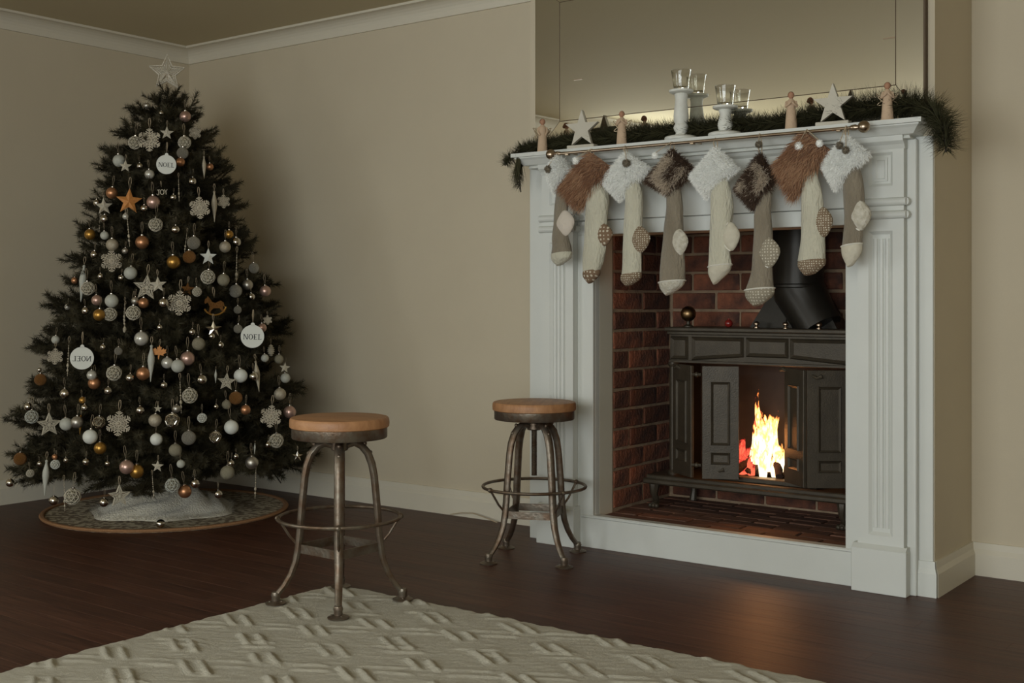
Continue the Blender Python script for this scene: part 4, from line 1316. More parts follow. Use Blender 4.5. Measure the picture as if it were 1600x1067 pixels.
def m_tstar(f):
    P = star_pts(0.53, 0.225)
    b = MB()
    for yo in (-0.05, 0.05):
        b.tube([(x, yo, z) for x, z in P], 0.028, 6, closed=True)
    for i in range(10):
        x, z = P[i]; x2, z2 = P[(i+1) % 10]
        b.tube([(0, -0.07, 0), (x, -0.03, z)], 0.020, 5)
        b.tube([(x*0.5, -0.06, z*0.5), (x2*0.55, -0.06, z2*0.55)], 0.018, 5)
        b.tube([(x*0.7, -0.05, z*0.7), (x2*0.9, -0.05, z2*0.9)], 0.015, 5)
    return b.mesh('lattice_star', OM[f])
def m_icicle(f):
    b = MB(); b.lathe([(1e-6, -0.5), (0.012, -0.46), (0.03, -0.32), (0.065, -0.12), (0.092, 0.06), (0.088, 0.16), (0.06, 0.28), (0.032, 0.38), (0.030, 0.43), (0.042, 0.45), (0.03, 0.48), (1e-6, 0.5)], 12)
    return b.mesh('icicle', OM[f])
def m_drop():
    b = MB()
    prof = [(1e-6, -0.5)]
    beads = [(-0.46, 0.014), (-0.40, 0.020), (-0.30, 0.034), (-0.16, 0.044), (-0.04, 0.022), (0.04, 0.030), (0.13, 0.018), (0.21, 0.024), (0.29, 0.016), (0.36, 0.022), (0.43, 0.014)]
    for i, (z, r) in enumerate(beads):
        hh = r*(1.7 if r > 0.03 else 1.1)
        prof += [(0.007, z-hh), (r*0.75, z-hh*0.55), (r, z), (r*0.75, z+hh*0.55), (0.007, z+hh)]
    prof.sort(key=lambda p: p[1]); prof.append((1e-6, 0.5))
    b.lathe(prof, 8); return b.mesh('beads', OM['champ'])
def m_cone():
    b = MB()
    pr = [(1e-6, -0.5)]
    for i in range(6):
        t = i/6; R = 0.30*math.sin(PI*(0.15+0.8*t))
        pr += [(R*0.75, -0.46+t*0.9), (R*1.1, -0.40+t*0.9), (R*0.8, -0.34+t*0.9)]
    pr.append((1e-6, 0.5)); b.lathe(pr, 10); return b.mesh('cone', OM['cream'])
def m_disc():
    n = 40
    b = MB()
    b.prism([(0.5*math.cos(2*PI*k/n), 0.5*math.sin(2*PI*k/n)) for k in range(n)], -0.025, 0.025)
    b.prism([(-0.10, 0.47), (0.10, 0.47), (0.075, 0.56), (0.035, 0.60), (-0.035, 0.60), (-0.075, 0.56)], -0.025, 0.025)
    return b.mesh('disc', OM['white'])
def m_joy():
    b = MB()
    b.tube([(-0.42, 0, -0.10), (-0.36, 0, -0.20), (-0.27, 0, -0.17), (-0.25, 0, 0.0), (-0.25, 0, 0.22)], 0.035, 6)
    b.tube([(-0.36, 0, 0.22), (-0.14, 0, 0.22)], 0.03, 6)
    b.tube([(0.02+0.15*math.cos(a), 0, 0.02+0.20*math.sin(a)) for a in [2*PI*k/20 for k in range(20)]], 0.035, 6, closed=True)
    b.tube([(0.22, 0, 0.22), (0.33, 0, 0.02), (0.33, 0, -0.20)], 0.035, 6); b.tube([(0.46, 0, 0.22), (0.33, 0, 0.02)], 0.03, 6)
    return b.mesh('joy_word', OM['cream'])
def m_leaf():
    pts = [(0, .55), (.08, .38), (.16, .42), (.14, .18), (.30, .34), (.34, .24), (.50, .28), (.44, .10), (.52, .04), (.30, -.10), (.34, -.20), (.06, -.16), (.03, -.48)]
    pts = pts + [(-x, y) for x, y in reversed(pts)][0:]
    P = []
    for p in pts:
        if not P or p != P[-1]: P.append(p)
    if P[0] == P[-1]: P.pop()
    b = MB(); b.prism(list(reversed(P)), -0.03, 0.03); return b.mesh('maple_leaf', OM['rust'])
def horse(root):
    b = MB()
    out = [(-.34, .08), (-.40, .30), (-.44, .42), (-.36, .46), (-.28, .56), (-.22, .46), (-.12, .26), (.02, .20), (.18, .26), (.30, .24), (.42, .06), (.44, -.16), (.36, -.02), (.32, .02),
           (.34, -.14), (.42, -.30), (.34, -.34), (.22, -.16), (.14, -.04), (-.10, -.06), (-.20, -.20), (-.26, -.36), (-.36, -.34), (-.28, -.14), (-.26, .0), (-.32, .10), (-.50, .18), (-.54, .24), (-.46, .34)]
    out = [(-.50, .26), (-.44, .42), (-.36, .46), (-.30, .56), (-.24, .46), (-.12, .24), (.02, .17), (.18, .24), (.30, .26), (.42, .16), (.46, -.10), (.37, .02), (.36, -.12), (.44, -.32), (.34, -.34), (.20, -.10),
           (-.10, -.08), (-.22, -.18), (-.28, -.34), (-.38, -.33), (-.30, -.12), (-.26, .04), (-.34, .24), (-.46, .18)]
    b.prism(out, -0.035, 0.035); b.obj('horse_body', OM['bronze'], root)
    b = MB(); b.tube([(0.56*math.cos(a), 0, 0.14 + 0.56*math.sin(a)) for a in [PI*(1.12 + 0.76*k/16) for k in range(17)]], 0.045, 6); b.obj('rocker', OM['gold'], root)

GR = {'b': 'baubles on the tree', 'l': 'openwork baubles on the tree', 'k': 'snowflakes on the tree', 's': 'stars on the tree', 't': 'lattice stars on the tree',
      'i': 'icicles on the tree', 'd': 'beaded dangles on the tree', 'n': 'NOEL discs on the tree', 'c': 'cones on the tree'}
NM = {'b': 'bauble', 'l': 'openwork_bauble', 'k': 'snowflake_ornament', 's': 'star_ornament', 't': 'lattice_star_ornament', 'i': 'icicle_ornament', 'd': 'bead_ornament',
      'n': 'lettered_disc', 'c': 'cone_ornament', 'j': 'word_ornament', 'h': 'rocking_horse_ornament', 'f': 'leaf_ornament'}
orr = random.Random(11)
for (k, f, x, y, z, s, lab) in ORN:
    face = math.atan2(-y, -x) + PI/2
    wob = orr.uniform(-0.28, 0.28)
    tilt = orr.uniform(-0.12, 0.12)
    if k == 'h':
        o = bpy.data.objects.new(NM[k], None); COL.objects.link(o); horse(o)
    else:
        fn = {'b': lambda: m_ball(f), 'l': lambda: m_lattice(f), 'k': m_flake, 's': lambda: m_star(f, 0.05 if f == 'rust' else 0.10), 't': lambda: m_tstar(f), 'i': lambda: m_icicle(f),
              'd': m_drop, 'n': m_disc, 'c': m_cone, 'j': m_joy, 'f': m_leaf}[k]
        o = link(bpy.data.objects.new(NM[k], cached((k, f), fn)))
    if k == 'n':                                   # the lettered discs hang clear of the tips
        x, y = x*0.988, y*0.988
    o.location = (x, y, z); o.scale = (s, s, s)
    o.rotation_euler = (0, tilt if k != 'n' else tilt*0.3, face + (wob if k not in 'nh' and f != 'rust' else 0))
    tag(o, lab, 'ornament', GR.get(k))
    if k in 'bl':
        link(bpy.data.objects.new('cap', cached('cap', m_cap)), o)
        link(bpy.data.objects.new('hanging_loop', cached('loopb', lambda: m_loop(0.57, 0.95))), o)
        if k == 'l':
            link(bpy.data.objects.new('core', cached('core', m_core)), o)
    elif k == 'n':
        link(bpy.data.objects.new('lettering', cached('t'+f, lambda: noel_mesh(f == 'mirror'))), o)
        link(bpy.data.objects.new('hanging_loop', cached('loopn', lambda: m_loop(0.57, 0.6, 0.012, 0.03))), o)
    elif k in 'di':
        link(bpy.data.objects.new('hanging_loop', cached('loopd', lambda: m_loop(0.49, 0.22, 0.006, 0.03))), o)
    else:
        link(bpy.data.objects.new('hanging_loop', cached('loops', lambda: m_loop(0.46, 0.5, 0.012, 0.05))), o)
# one bauble has dropped onto the mat
o = link(bpy.data.objects.new('bauble', cached(('b', 'silver'), lambda: m_ball('silver'))))
o.location = (-4.545, 3.385, 0.034); o.scale = (0.042,)*3; o.rotation_euler = (1.3, 0.3, 0.4)
tag(o, 'small shiny silver bauble lying on the round mat', 'ornament', 'baubles on the tree')
link(bpy.data.objects.new('cap', cached('cap', m_cap)), o)
SOCKS = [
('white', 'taupe', 'pale', 'cream', [(-2.8425, 1.6507), (-2.7944, 1.5848), (-2.8637, 1.4914), (-2.8997, 1.5987)], [(-2.834, 1.5317, 0.0203), (-2.834, 1.4481, 0.0322), (-2.8425, 1.3717, 0.0305), (-2.8425, 1.309, 0.039), (-2.8357, 1.2739, 0.044), (-2.8349, 1.2425, 0.0491)], (-2.8028, 1.3667, 0.042, 0.0527), [(-2.8349, 1.2425, 0.0491), (-2.8366, 1.2182, 0.044), (-2.8425, 1.196, 0.017)], [('grey', -2.8723, 1.5899, 0.0171)]),
('brown', 'cream', 'spot', 'spot', [(-2.6803, 1.6458), (-2.5821, 1.5778), (-2.7296, 1.4396), (-2.8197, 1.5239)], [(-2.66, 1.4601, 0.0535), (-2.6624, 1.392, 0.0503), (-2.6657, 1.3103, 0.0504), (-2.6763, 1.2286, 0.0505), (-2.6869, 1.1673, 0.0408)], (-2.614, 1.312, 0.0385, 0.0448), [(-2.6869, 1.1673, 0.0392), (-2.6869, 1.1467, 0.0376), (-2.6901, 1.1207, 0.0131)], [('white', -2.7337, 1.6153, 0.0157)]),
('white', 'cream', 'spotfine', 'spotfine', [(-2.5205, 1.6354), (-2.4138, 1.5667), (-2.5441, 1.4489), (-2.6317, 1.5301)], [(-2.4893, 1.4849, 0.0389), (-2.4854, 1.4113, 0.0404), (-2.4893, 1.3313, 0.0404), (-2.4932, 1.2647, 0.0405), (-2.4947, 1.1979, 0.0428), (-2.4971, 1.1511, 0.0452)], (-2.4445, 1.2886, 0.043, 0.0518), [(-2.4971, 1.1525, 0.0452), (-2.4994, 1.1311, 0.0436), (-2.5049, 1.1098, 0.0195)], [('brown', -2.4932, 1.5886, 0.0179)]),
('mottled', 'taupe', 'palelace', 'palelace', [(-2.3085, 1.6302), (-2.2205, 1.554), (-2.3145, 1.4557), (-2.423, 1.5196)], [(-2.307, 1.4749, 0.0312), (-2.3026, 1.4029, 0.0356), (-2.3055, 1.3378, 0.0401), (-2.307, 1.2596, 0.046), (-2.31, 1.1944, 0.052), (-2.313, 1.1194, 0.055)], (-2.2738, 1.2717, 0.0405, 0.0546), [(-2.313, 1.1194, 0.055), (-2.3159, 1.0966, 0.0461), (-2.3256, 1.0718, 0.0164)], [('white', -2.3631, 1.6094, 0.0135)]),
('white', 'cream', 'palecream', 'palecream', [(-2.1217, 1.6251), (-2.0329, 1.5416), (-2.1594, 1.4398), (-2.2286, 1.5254)], [(-2.1027, 1.4636, 0.0422), (-2.0984, 1.3935, 0.0464), (-2.1041, 1.3175, 0.0436), (-2.1069, 1.254, 0.0423), (-2.1062, 1.1777, 0.0465)], (-2.0482, 1.2871, 0.0333, 0.053), [(-2.1062, 1.1777, 0.0465), (-2.1111, 1.1492, 0.0409), (-2.1238, 1.113, 0.0113)], []),
('dark', 'taupe', 'spotpipe', 'spotpipe', [(-1.9388, 1.5864), (-1.8787, 1.4945), (-1.9645, 1.3905), (-2.0343, 1.4661)], [(-1.9254, 1.4352, 0.0268), (-1.9321, 1.3611, 0.0336), (-1.9294, 1.2865, 0.0369), (-1.9321, 1.212, 0.037), (-1.9348, 1.15, 0.0417), (-1.9435, 1.0879, 0.0553)], (-1.8953, 1.2236, 0.0413, 0.0544), [(-1.9435, 1.0879, 0.0566), (-1.9442, 1.0599, 0.0513), (-1.9489, 1.0307, 0.0203)], [('brown', -1.9254, 1.6183, 0.0148)]),
('brown', 'cream', 'spotfine', 'spotfine', [(-1.755, 1.6518), (-1.6727, 1.5838), (-1.8001, 1.4348), (-1.8622, 1.555)], [(-1.7486, 1.4926, 0.032), (-1.739, 1.4255, 0.0395), (-1.7358, 1.3528, 0.042), (-1.7358, 1.2742, 0.0446), (-1.7397, 1.1897, 0.051)], (-1.6852, 1.3267, 0.0326, 0.0528), [(-1.7397, 1.1909, 0.051), (-1.7409, 1.1685, 0.0472), (-1.7454, 1.1426, 0.0217)], [('white', -1.7697, 1.6002, 0.0161), ('white', -1.6915, 1.6044, 0.0138)]),
('white', 'taupe', 'palelace', 'palecream', [(-1.6076, 1.6276), (-1.5287, 1.5554), (-1.6478, 1.4434), (-1.6966, 1.5375)], [(-1.5892, 1.4946, 0.0318), (-1.5831, 1.4292, 0.0378), (-1.5813, 1.3581, 0.0366), (-1.585, 1.2991, 0.0342), (-1.5911, 1.2401, 0.0367)], (-1.5497, 1.3449, 0.0363, 0.0518), [(-1.5911, 1.2413, 0.0367), (-1.5911, 1.2105, 0.0342), (-1.5954, 1.1703, 0.0122)], [('brown', -1.6181, 1.5916, 0.0148), ('brown', -1.5954, 1.5732, 0.0147)]),
]

# ------------------------------------------------------------------ bevelled mirror above the mantel
def mirror_mat():
    m = bpy.data.materials.new('mirror_glass'); m.use_nodes = True
    p = m.node_tree.nodes['Principled BSDF']
    p.inputs['Base Color'].default_value = (0.86, 0.85, 0.78, 1); p.inputs['Metallic'].default_value = 1.0; p.inputs['Roughness'].default_value = 0.015
    return m
M['mirror'] = mirror_mat()
mir = thing('wall_mirror', 'large wall mirror without a frame above the mantel shelf', 'mirror', (-2.24, 4.28, MZ+0.004))
def mp_(name, mb, m):
    o = mb.obj(name, M[m], mir); o.matrix_parent_inverse = Matrix.Translation(-Vector(mir.location)); return o
ax0, ax1, az0, az1 = -3.09, -1.392, MZ+0.004, 2.432
bx0, bx1, bz0, bz1 = -2.958, -1.492, 1.820, 2.335
mb = MB(); mb.add([(bx0, 4.268, bz0), (bx1, 4.268, bz0), (bx1, 4.268, bz1), (bx0, 4.268, bz1)], [(0, 1, 2, 3)]); mp_('mirror_plate', mb, 'mirror')
mb = MB()
A = [(ax0, 4.270, az0), (ax1, 4.270, az0), (ax1, 4.270, az1), (ax0, 4.270, az1)]; B = [(bx0, 4.268, bz0), (bx1, 4.268, bz0), (bx1, 4.268, bz1), (bx0, 4.268, bz1)]
mb.add(A+B, [(i, (i+1) % 4, 4+(i+1) % 4, 4+i) for i in range(4)]); mp_('bevelled_border', mb, 'mirror')
mb = MB()
for i in range(4):
    mb.tube([B[i], B[(i+1) % 4]], 0.0016, 4)
    mb.tube([A[i], B[i]], 0.0010, 4)
mp_('bevel_line', mb, 'dark_edge')
mb = MB(); mb.box(ax0, ax1, 4.2712, CY-0.0005, az0, az1); mp_('backing_board', mb, 'dark_edge')
mb = MB(); mb.box(ax1+0.0005, ax1+0.008, 4.262, CY-0.0005, az0, az1); mp_('side_edge', mb, 'dark_edge')
for x in (-2.862, -1.515):
    mb = MB(); mb.box(x-0.022, x+0.022, 4.2655, 4.2678, 1.989, 1.994); mp_('mirror_clip', mb, 'nickel')

# ------------------------------------------------------------------ garland on the mantel
gar = thing('garland', 'dark green fir garland along the mantel hanging over both ends', 'garland', (-2.24, 4.235, MZ))
gq = random.Random(31)
def gpath(pts, name_w):
    vs, ff = [], []
    for i in range(len(pts)-1):
        (p0, r0), (p1, r1) = pts[i], pts[i+1]
        r0, r1 = r0*1.5, r1*1.5
        p0, p1 = Vector(p0), Vector(p1)
        L = (p1-p0).length
        n = max(1, int(L/0.012))
        for k in range(n):
            t = k/n
            c = p0.lerp(p1, t); r = r0 + (r1-r0)*t
            d = (p1-p0).normalized(); a = d.orthogonal().normalized(); b = d.cross(a)
            for s in range(88):
                an = gq.random()*2*PI
                dr = (a*math.cos(an) + b*math.sin(an) + d*gq.uniform(-0.55, 0.55)).normalized()
                l = r*gq.uniform(0.55, 1.1)
                e = c + dr*l
                if e.y > 4.262 and e.x < -1.345: e.y = 4.262 - gq.uniform(0, .01)
                if e.z < MZ + 0.002 and -3.11 < e.x < -1.385 and e.y > 4.14: e.z = MZ + 0.002 + gq.uniform(0, .006)
                sd = dr.cross(d).normalized()*0.0020
                o = c + dr*(l*0.15) + d*gq.uniform(-.006, .006)
                if -3.11 < o.x < -1.385 and o.z < MZ + .002: o.z = MZ + .003
                q_ = len(vs); vs += [o-sd, o+sd, e]; ff.append((q_, q_+1, q_+2))
    return vs, ff
Zg = MZ + 0.040
main = [((-3.125, 4.225, Zg-0.012), 0.032), ((-3.02, 4.230, Zg-0.006), 0.040), ((-2.80, 4.232, Zg), 0.046), ((-2.60, 4.226, Zg), 0.046), ((-2.40, 4.23, Zg), 0.048), ((-2.25, 4.236, Zg), 0.046),
        ((-2.10, 4.232, Zg+0.004), 0.052), ((-1.98, 4.236, Zg-0.004), 0.040), ((-1.86, 4.23, Zg+0.002), 0.048), ((-1.70, 4.232, Zg+0.012), 0.056), ((-1.55, 4.232, Zg+0.020), 0.062), ((-1.42, 4.23, Zg+0.016), 0.060),
        ((-1.345, 4.225, Zg-0.010), 0.058), ((-1.302, 4.195, Zg-0.075), 0.060), ((-1.290, 4.185, Zg-0.135), 0.058), ((-1.288, 4.180, Zg-0.165), 0.040)]
v1, f1 = gpath(main, 0)
left = [((-3.125, 4.215, Zg-0.012), 0.030), ((-3.175, 4.19, Zg-0.050), 0.036), ((-3.185, 4.175, Zg-0.085), 0.034)]
left2 = [((-3.115, 4.180, Zg-0.105), 0.034), ((-3.108, 4.180, Zg-0.160), 0.040), ((-3.102, 4.180, Zg-0.205), 0.024)]
for pp in (left, left2):
    v2, f2 = gpath(pp, 0)
    k = len(v1); v1 += v2; f1 += [tuple(i+k for i in f) for f in f2]
b = MB(); b.add(v1, f1)
o = b.obj('needles', M['garland'], gar); o['kind'] = 'stuff'; o.matrix_parent_inverse = Matrix.Translation(-Vector(gar.location))
b = MB(); b.tube([p for p, r in main], 0.004, 5); b.tube([main[0][0]] + [p for p, r in left[1:]], 0.003, 5); b.tube([(-3.14, 4.17, Zg-0.06)] + [p for p, r in left2], 0.003, 5)
o = b.obj('wire_stem', M['bark'], gar); o.matrix_parent_inverse = Matrix.Translation(-Vector(gar.location))

# ------------------------------------------------------------------ figurines
def figurine(x, label, wings, hands, h=0.140, turn=0.0):
    t = thing('figurine', label, 'figurine', (x, 4.178, MZ), math.atan2(-4.178, -x) + PI/2 + turn, 'carved figurines on the mantel')
    s = h/0.14
    b = MB(); b.lathe([(r*s, z*s) for r, z in ((1e-6, 0), (0.0225, 0), (0.0225, 0.004), (0.021, 0.03), (0.0185, 0.06), (0.0155, 0.085), (0.0165, 0.097), (0.0145, 0.108), (0.007, 0.114), (0.006, 0.119))], 16)
    b.v = [(p[0], p[1]*0.8, p[2]) for p in b.v]
    b.obj('gown', M['figure'], t)
    for sg in (-1, 1):
        b = MB()
        if hands:
            b.tube([(sg*0.0155*s, 0, 0.104*s), (sg*0.020*s, -0.006*s, 0.086*s), (sg*0.008*s, -0.017*s, 0.094*s), (sg*0.002*s, -0.018*s, 0.101*s)], [0.006*s, 0.0058*s, 0.0045*s, 0.004*s], 8)
        else:
            b.tube([(sg*0.0155*s, 0, 0.104*s), (sg*0.0195*s, -0.003*s, 0.086*s), (sg*0.012*s, -0.014*s, 0.070*s)], [0.006*s, 0.0055*s, 0.004*s], 8)
        b.obj('arm', M['figure'], t)
    b = MB(); b.ball((0, -0.001*s, 0.128*s), 0.0115*s, 12, 9, 0.0135*s); b.obj('head', M['face'], t)
    b = MB()
    b.lathe([(0.0125*s*math.sin(PI*k/8)+1e-6, 0.0145*s*-math.cos(PI*k/8)) for k in range(3, 9)], 12, (0, 0.0022*s, 0.1285*s))
    b.ball((0, 0.010*s, 0.126*s), 0.0075*s, 8, 6)
    b.obj('hair', M['hair'], t)
    if wings:
        for sg in (-1, 1):
            b = MB()
            for w_, hh in ((0.034, 0.030), (0.028, 0.018), (0.030, -0.012)):
                b.tube([(sg*0.006*s + sg*w_*s*math.sin(PI*k/10)*(1), 0.016*s, (0.085 + hh*math.sin(PI*k/10) - 0.022*k/10)*s) for k in range(11)], 0.0016*s, 5)
            b.obj('wing', M['wire'], t)
figurine(-2.985, 'small carved winged figurine at the left end of the mantel', True, False, 0.140, 0.1)
figurine(-2.588, 'small carved winged figurine just right of the left white star', True, True, 0.136, -0.2)
figurine(-1.852, 'small carved figurine without wings left of the right white star', False, True, 0.138, 0.1)
figurine(-1.490, 'carved figurine with hands at chest near right end of mantel', True, True, 0.134, 0.0)

# ------------------------------------------------------------------ wooden stars on little plinths
def star_block(x, label, R):
    t = thing('wooden_star', label, 'star', (x, 4.182, MZ), 0.08, 'wooden stars on the mantel')
    P = star_pts(R, R*0.40)
    zc = 0.016 + R*math.cos(PI/5)
    b = MB(); b.prism([(a, zc+c) for a, c in reversed(P)], -0.011, 0.005); b.obj('star_face', M['star_wood'], t)
    b = MB(); b.prism([(a*0.985, zc+c*0.985) for a, c in reversed(P)], 0.0052, 0.010); b.obj('star_back', M['dark_edge'], t)
    b = MB(); b.box(-R*0.80, R*0.80, -0.022, 0.022, 0, 0.014, 0.002); b.obj('plinth', M['star_wood'], t)
star_block(-2.782, 'pale wooden star on a plinth, left one on the mantel', 0.080)
star_block(-1.690, 'pale wooden star on a plinth, right one on the mantel', 0.076)

# ------------------------------------------------------------------ candle holders with glass cups
def glass_mat():
    m = bpy.data.materials.new('clear_glass'); m.use_nodes = True
    p = m.node_tree.nodes['Principled BSDF']
    p.inputs['Base Color'].default_value = (0.97, 0.98, 0.96, 1); p.inputs['Roughness'].default_value = 0.02
    p.inputs['Transmission Weight'].default_value = 1.0; p.inputs['IOR'].default_value = 1.45
    return m
M['glass'] = glass_mat()
def holder(x, label, glabel, prof, top):
    t = thing('candle_holder', label, 'candle holder', (x, 4.204, MZ), 0, 'white candle holders')
    b = MB(); b.lathe([(1e-6, 0), (0.063, 0), (0.066, 0.004), (0.066, 0.010), (0.062, 0.014), (0.045, 0.018), (0.030, 0.020)], 28); b.obj('base', M['candle_white'], t)
    b = MB(); b.lathe(prof, 22); b.obj('turned_stem', M['candle_white'], t)
    b = MB(); b.lathe([(0.022, top-0.014), (0.040, top-0.012), (0.048, top-0.008), (0.048, top), (1e-6, top+0.0005)], 26); b.obj('drip_plate', M['candle_white'], t)
    g = MB()
    g.lathe([(1e-6, 0.0), (0.028, 0.0), (0.0295, 0.003), (0.0345, 0.040), (0.0395, 0.076), (0.0400, 0.077), (0.0385, 0.077), (0.0335, 0.041), (0.0280, 0.012), (1e-6, 0.010)], 28)
    tag(g.obj('glass_votive_cup', M['glass'], loc=(x, 4.204, MZ+top+0.001)), glabel, 'glass cup', 'glass cups on the candle holders')
holder(-2.328, 'taller white turned wooden candle holder on the mantel', 'clear glass cup on the taller white candle holder',
       [(0.026, 0.014), (0.024, 0.022), (0.021, 0.030), (0.028, 0.040), (0.031, 0.050), (0.027, 0.060), (0.024, 0.066), (0.029, 0.078), (0.0305, 0.095), (0.028, 0.120), (0.025, 0.145), (0.024, 0.165), (0.027, 0.180), (0.024, 0.186)], 0.199)
holder(-2.135, 'shorter white turned wooden candle holder on the mantel', 'clear glass cup on the shorter white candle holder',
       [(0.026, 0.014), (0.023, 0.020), (0.027, 0.030), (0.030, 0.044), (0.027, 0.060), (0.022, 0.076), (0.021, 0.086), (0.026, 0.098), (0.023, 0.104)], 0.117)

# ------------------------------------------------------------------ stocking rod
RYY = 4.098
def rodz(x):
    return 1.6555
rod = thing('stocking_rod', 'slim metal rod with ball finials fixed along the mantel front', 'rod', (-2.22, RYY, 1.6555))
def rp_(name, mb, m):
    o = mb.obj(name, M[m], rod); o.matrix_parent_inverse = Matrix.Translation(-Vector(rod.location)); return o
mb = MB(); mb.tube([(-2.86, RYY, 1.6555), (-1.57, RYY, 1.6555)], 0.0060, 10); rp_('bar', mb, 'nickel')
for x, sg in ((-2.885, -1), (-1.545, 1)):
    mb = MB(); mb.ball((x, RYY, 1.6555), 0.0215, 16, 12); mb.tube([(x - sg*0.018, RYY, 1.6555), (x - sg*0.030, RYY, 1.6555), (x - sg*0.042, RYY, 1.6555), (x - sg*0.05, RYY, 1.6555)], [0.006, 0.011, 0.010, 0.007], 10); rp_('ball_finial', mb, 'nickel')
for x in (-2.80, -2.22, -1.635):
    mb = MB(); mb.tube([(x, RYY, 1.6555), (x, RYY+0.03, 1.658), (x, 4.166, 1.656)], 0.0045, 6); mb.box(x-0.008, x+0.008, RYY-0.009, RYY+0.009, 1.645, 1.652, 0.001); rp_('bracket', mb, 'nickel')

# ------------------------------------------------------------------ stockings
SM = {
 'cream': mat('sock_cream', (0.60, 0.575, 0.45), 0.95, var=(0.52, 0.49, 0.375), scale=9, bump=0.9, bscale=55, stretch=(2.2, 2.2, 0.7), sheen=0.2),
 'taupe': mat('sock_taupe', (0.275, 0.235, 0.17), 0.95, var=(0.20, 0.165, 0.115), scale=9, bump=0.9, bscale=55, stretch=(2.2, 2.2, 0.7), sheen=0.2),
 'pale': mat('patch_pale', (0.62, 0.55, 0.46), 0.95, bump=0.5),
 'palecream': mat('patch_cream', (0.62, 0.58, 0.46), 0.95, var=(0.54, 0.49, 0.38), scale=40, bump=0.5),
 'palelace': mat('patch_lace', (0.62, 0.585, 0.49), 0.95, var=(0.50, 0.46, 0.36), scale=60, amt=0.25, bump=0.8, bscale=90),
 'spot': dots_mat('patch_spotted', (0.20, 0.125, 0.072), (0.58, 0.53, 0.41), 62),
 'spotfine': dots_mat('patch_fine_spots', (0.21, 0.145, 0.088), (0.62, 0.57, 0.44), 118),
 'spotpipe': dots_mat('patch_taupe_spots', (0.29, 0.25, 0.18), (0.60, 0.56, 0.45), 90),
 'piping': mat('white_piping', (0.72, 0.69, 0.60), 0.8),
 'f_white': mat('fur_white', (0.97, 0.97, 0.92), 0.9, sheen=0.3),
 'f_brown': mat('fur_brown', (0.25, 0.115, 0.055), 0.8, sheen=0.2),
 'f_tan': mat('fur_tan', (0.44, 0.25, 0.135), 0.8, sheen=0.2),
 'f_dark': mat('fur_dark_brown', (0.075, 0.042, 0.024), 0.8),
 'f_beige': mat('fur_beige', (0.58, 0.48, 0.36), 0.85),
 'grey': mat('pompom_grey', (0.22, 0.185, 0.13), 0.95, bump=0.8, bscale=200),
}
FUR = {'white': (['f_white'], 0.019, 7000, 0.0008), 'brown': (['f_brown', 'f_tan'], 0.050, 4600, 0.0011), 'mottled': (['f_dark', 'f_beige'], 0.024, 6500, 0.0009), 'dark': (['f_dark', 'f_beige'], 0.026, 6500, 0.0009)}
from mathutils import noise as mnoise
def inflated(outline, depth, y0, rings=5):
    """cushion shape from a closed (x,z) outline"""
    cx = sum(p[0] for p in outline)/len(outline); cz = sum(p[1] for p in outline)/len(outline)
    n = len(outline); b = MB()
    vs, fs = [], []
    lv = []
    for i in range(rings+1):
        t = i/rings
        sc = math.cos(t*PI/2); d = math.sin(t*PI/2)*depth
        lv.append((sc, d))
    seq = [(s, -d) for s, d in reversed(lv[1:-1])] + [(1.0, 0)] + [(s, d) for s, d in lv[1:-1]]
    for s, d in seq:
        vs += [(cx + (p[0]-cx)*s, y0 + d, cz + (p[1]-cz)*s) for p in outline]
    m_ = len(seq)
    for k in range(m_-1):
        for i in range(n):
            j = (i+1) % n
            fs.append((k*n+i, k*n+j, (k+1)*n+j, (k+1)*n+i))
    fs.append(tuple(range(n-1, -1, -1))); fs.append(tuple((m_-1)*n+i for i in range(n)))
    b.add(vs, fs, True)
    return b
def spline(pts, m_):
    """smooth resample of (x,z,hw) rows"""
    out = []
    n = len(pts)
    for i in range(n-1):
        p0, p1, p2, p3 = pts[max(i-1, 0)], pts[i], pts[i+1], pts[min(i+2, n-1)]
        for k in range(m_):
            t = k/m_
            out.append(tuple(0.5*((2*p1[c]) + (-p0[c]+p2[c])*t + (2*p0[c]-5*p1[c]+4*p2[c]-p3[c])*t*t + (-p0[c]+3*p1[c]-3*p2[c]+p3[c])*t**3) for c in range(3)))
    out.append(pts[-1])
    return out
SLAB = ['grey-brown stocking with white cuff and pale heel, nearest the left finial',
        'cream stocking with shaggy brown cuff, second from left on the rod',
        'cream stocking with white fur cuff, brown pompom and spotted heel',
        'grey-brown stocking with brown and beige mottled fur cuff and white heel',
        'cream stocking with plain white fur cuff and pale cream heel',
        'grey-brown stocking with dark mottled fur cuff and white-piped spotted heel',
        'cream stocking with shaggy brown cuff, second from right on the rod',
        'grey-brown stocking with white fur cuff and two brown pompoms, rightmost on rod']
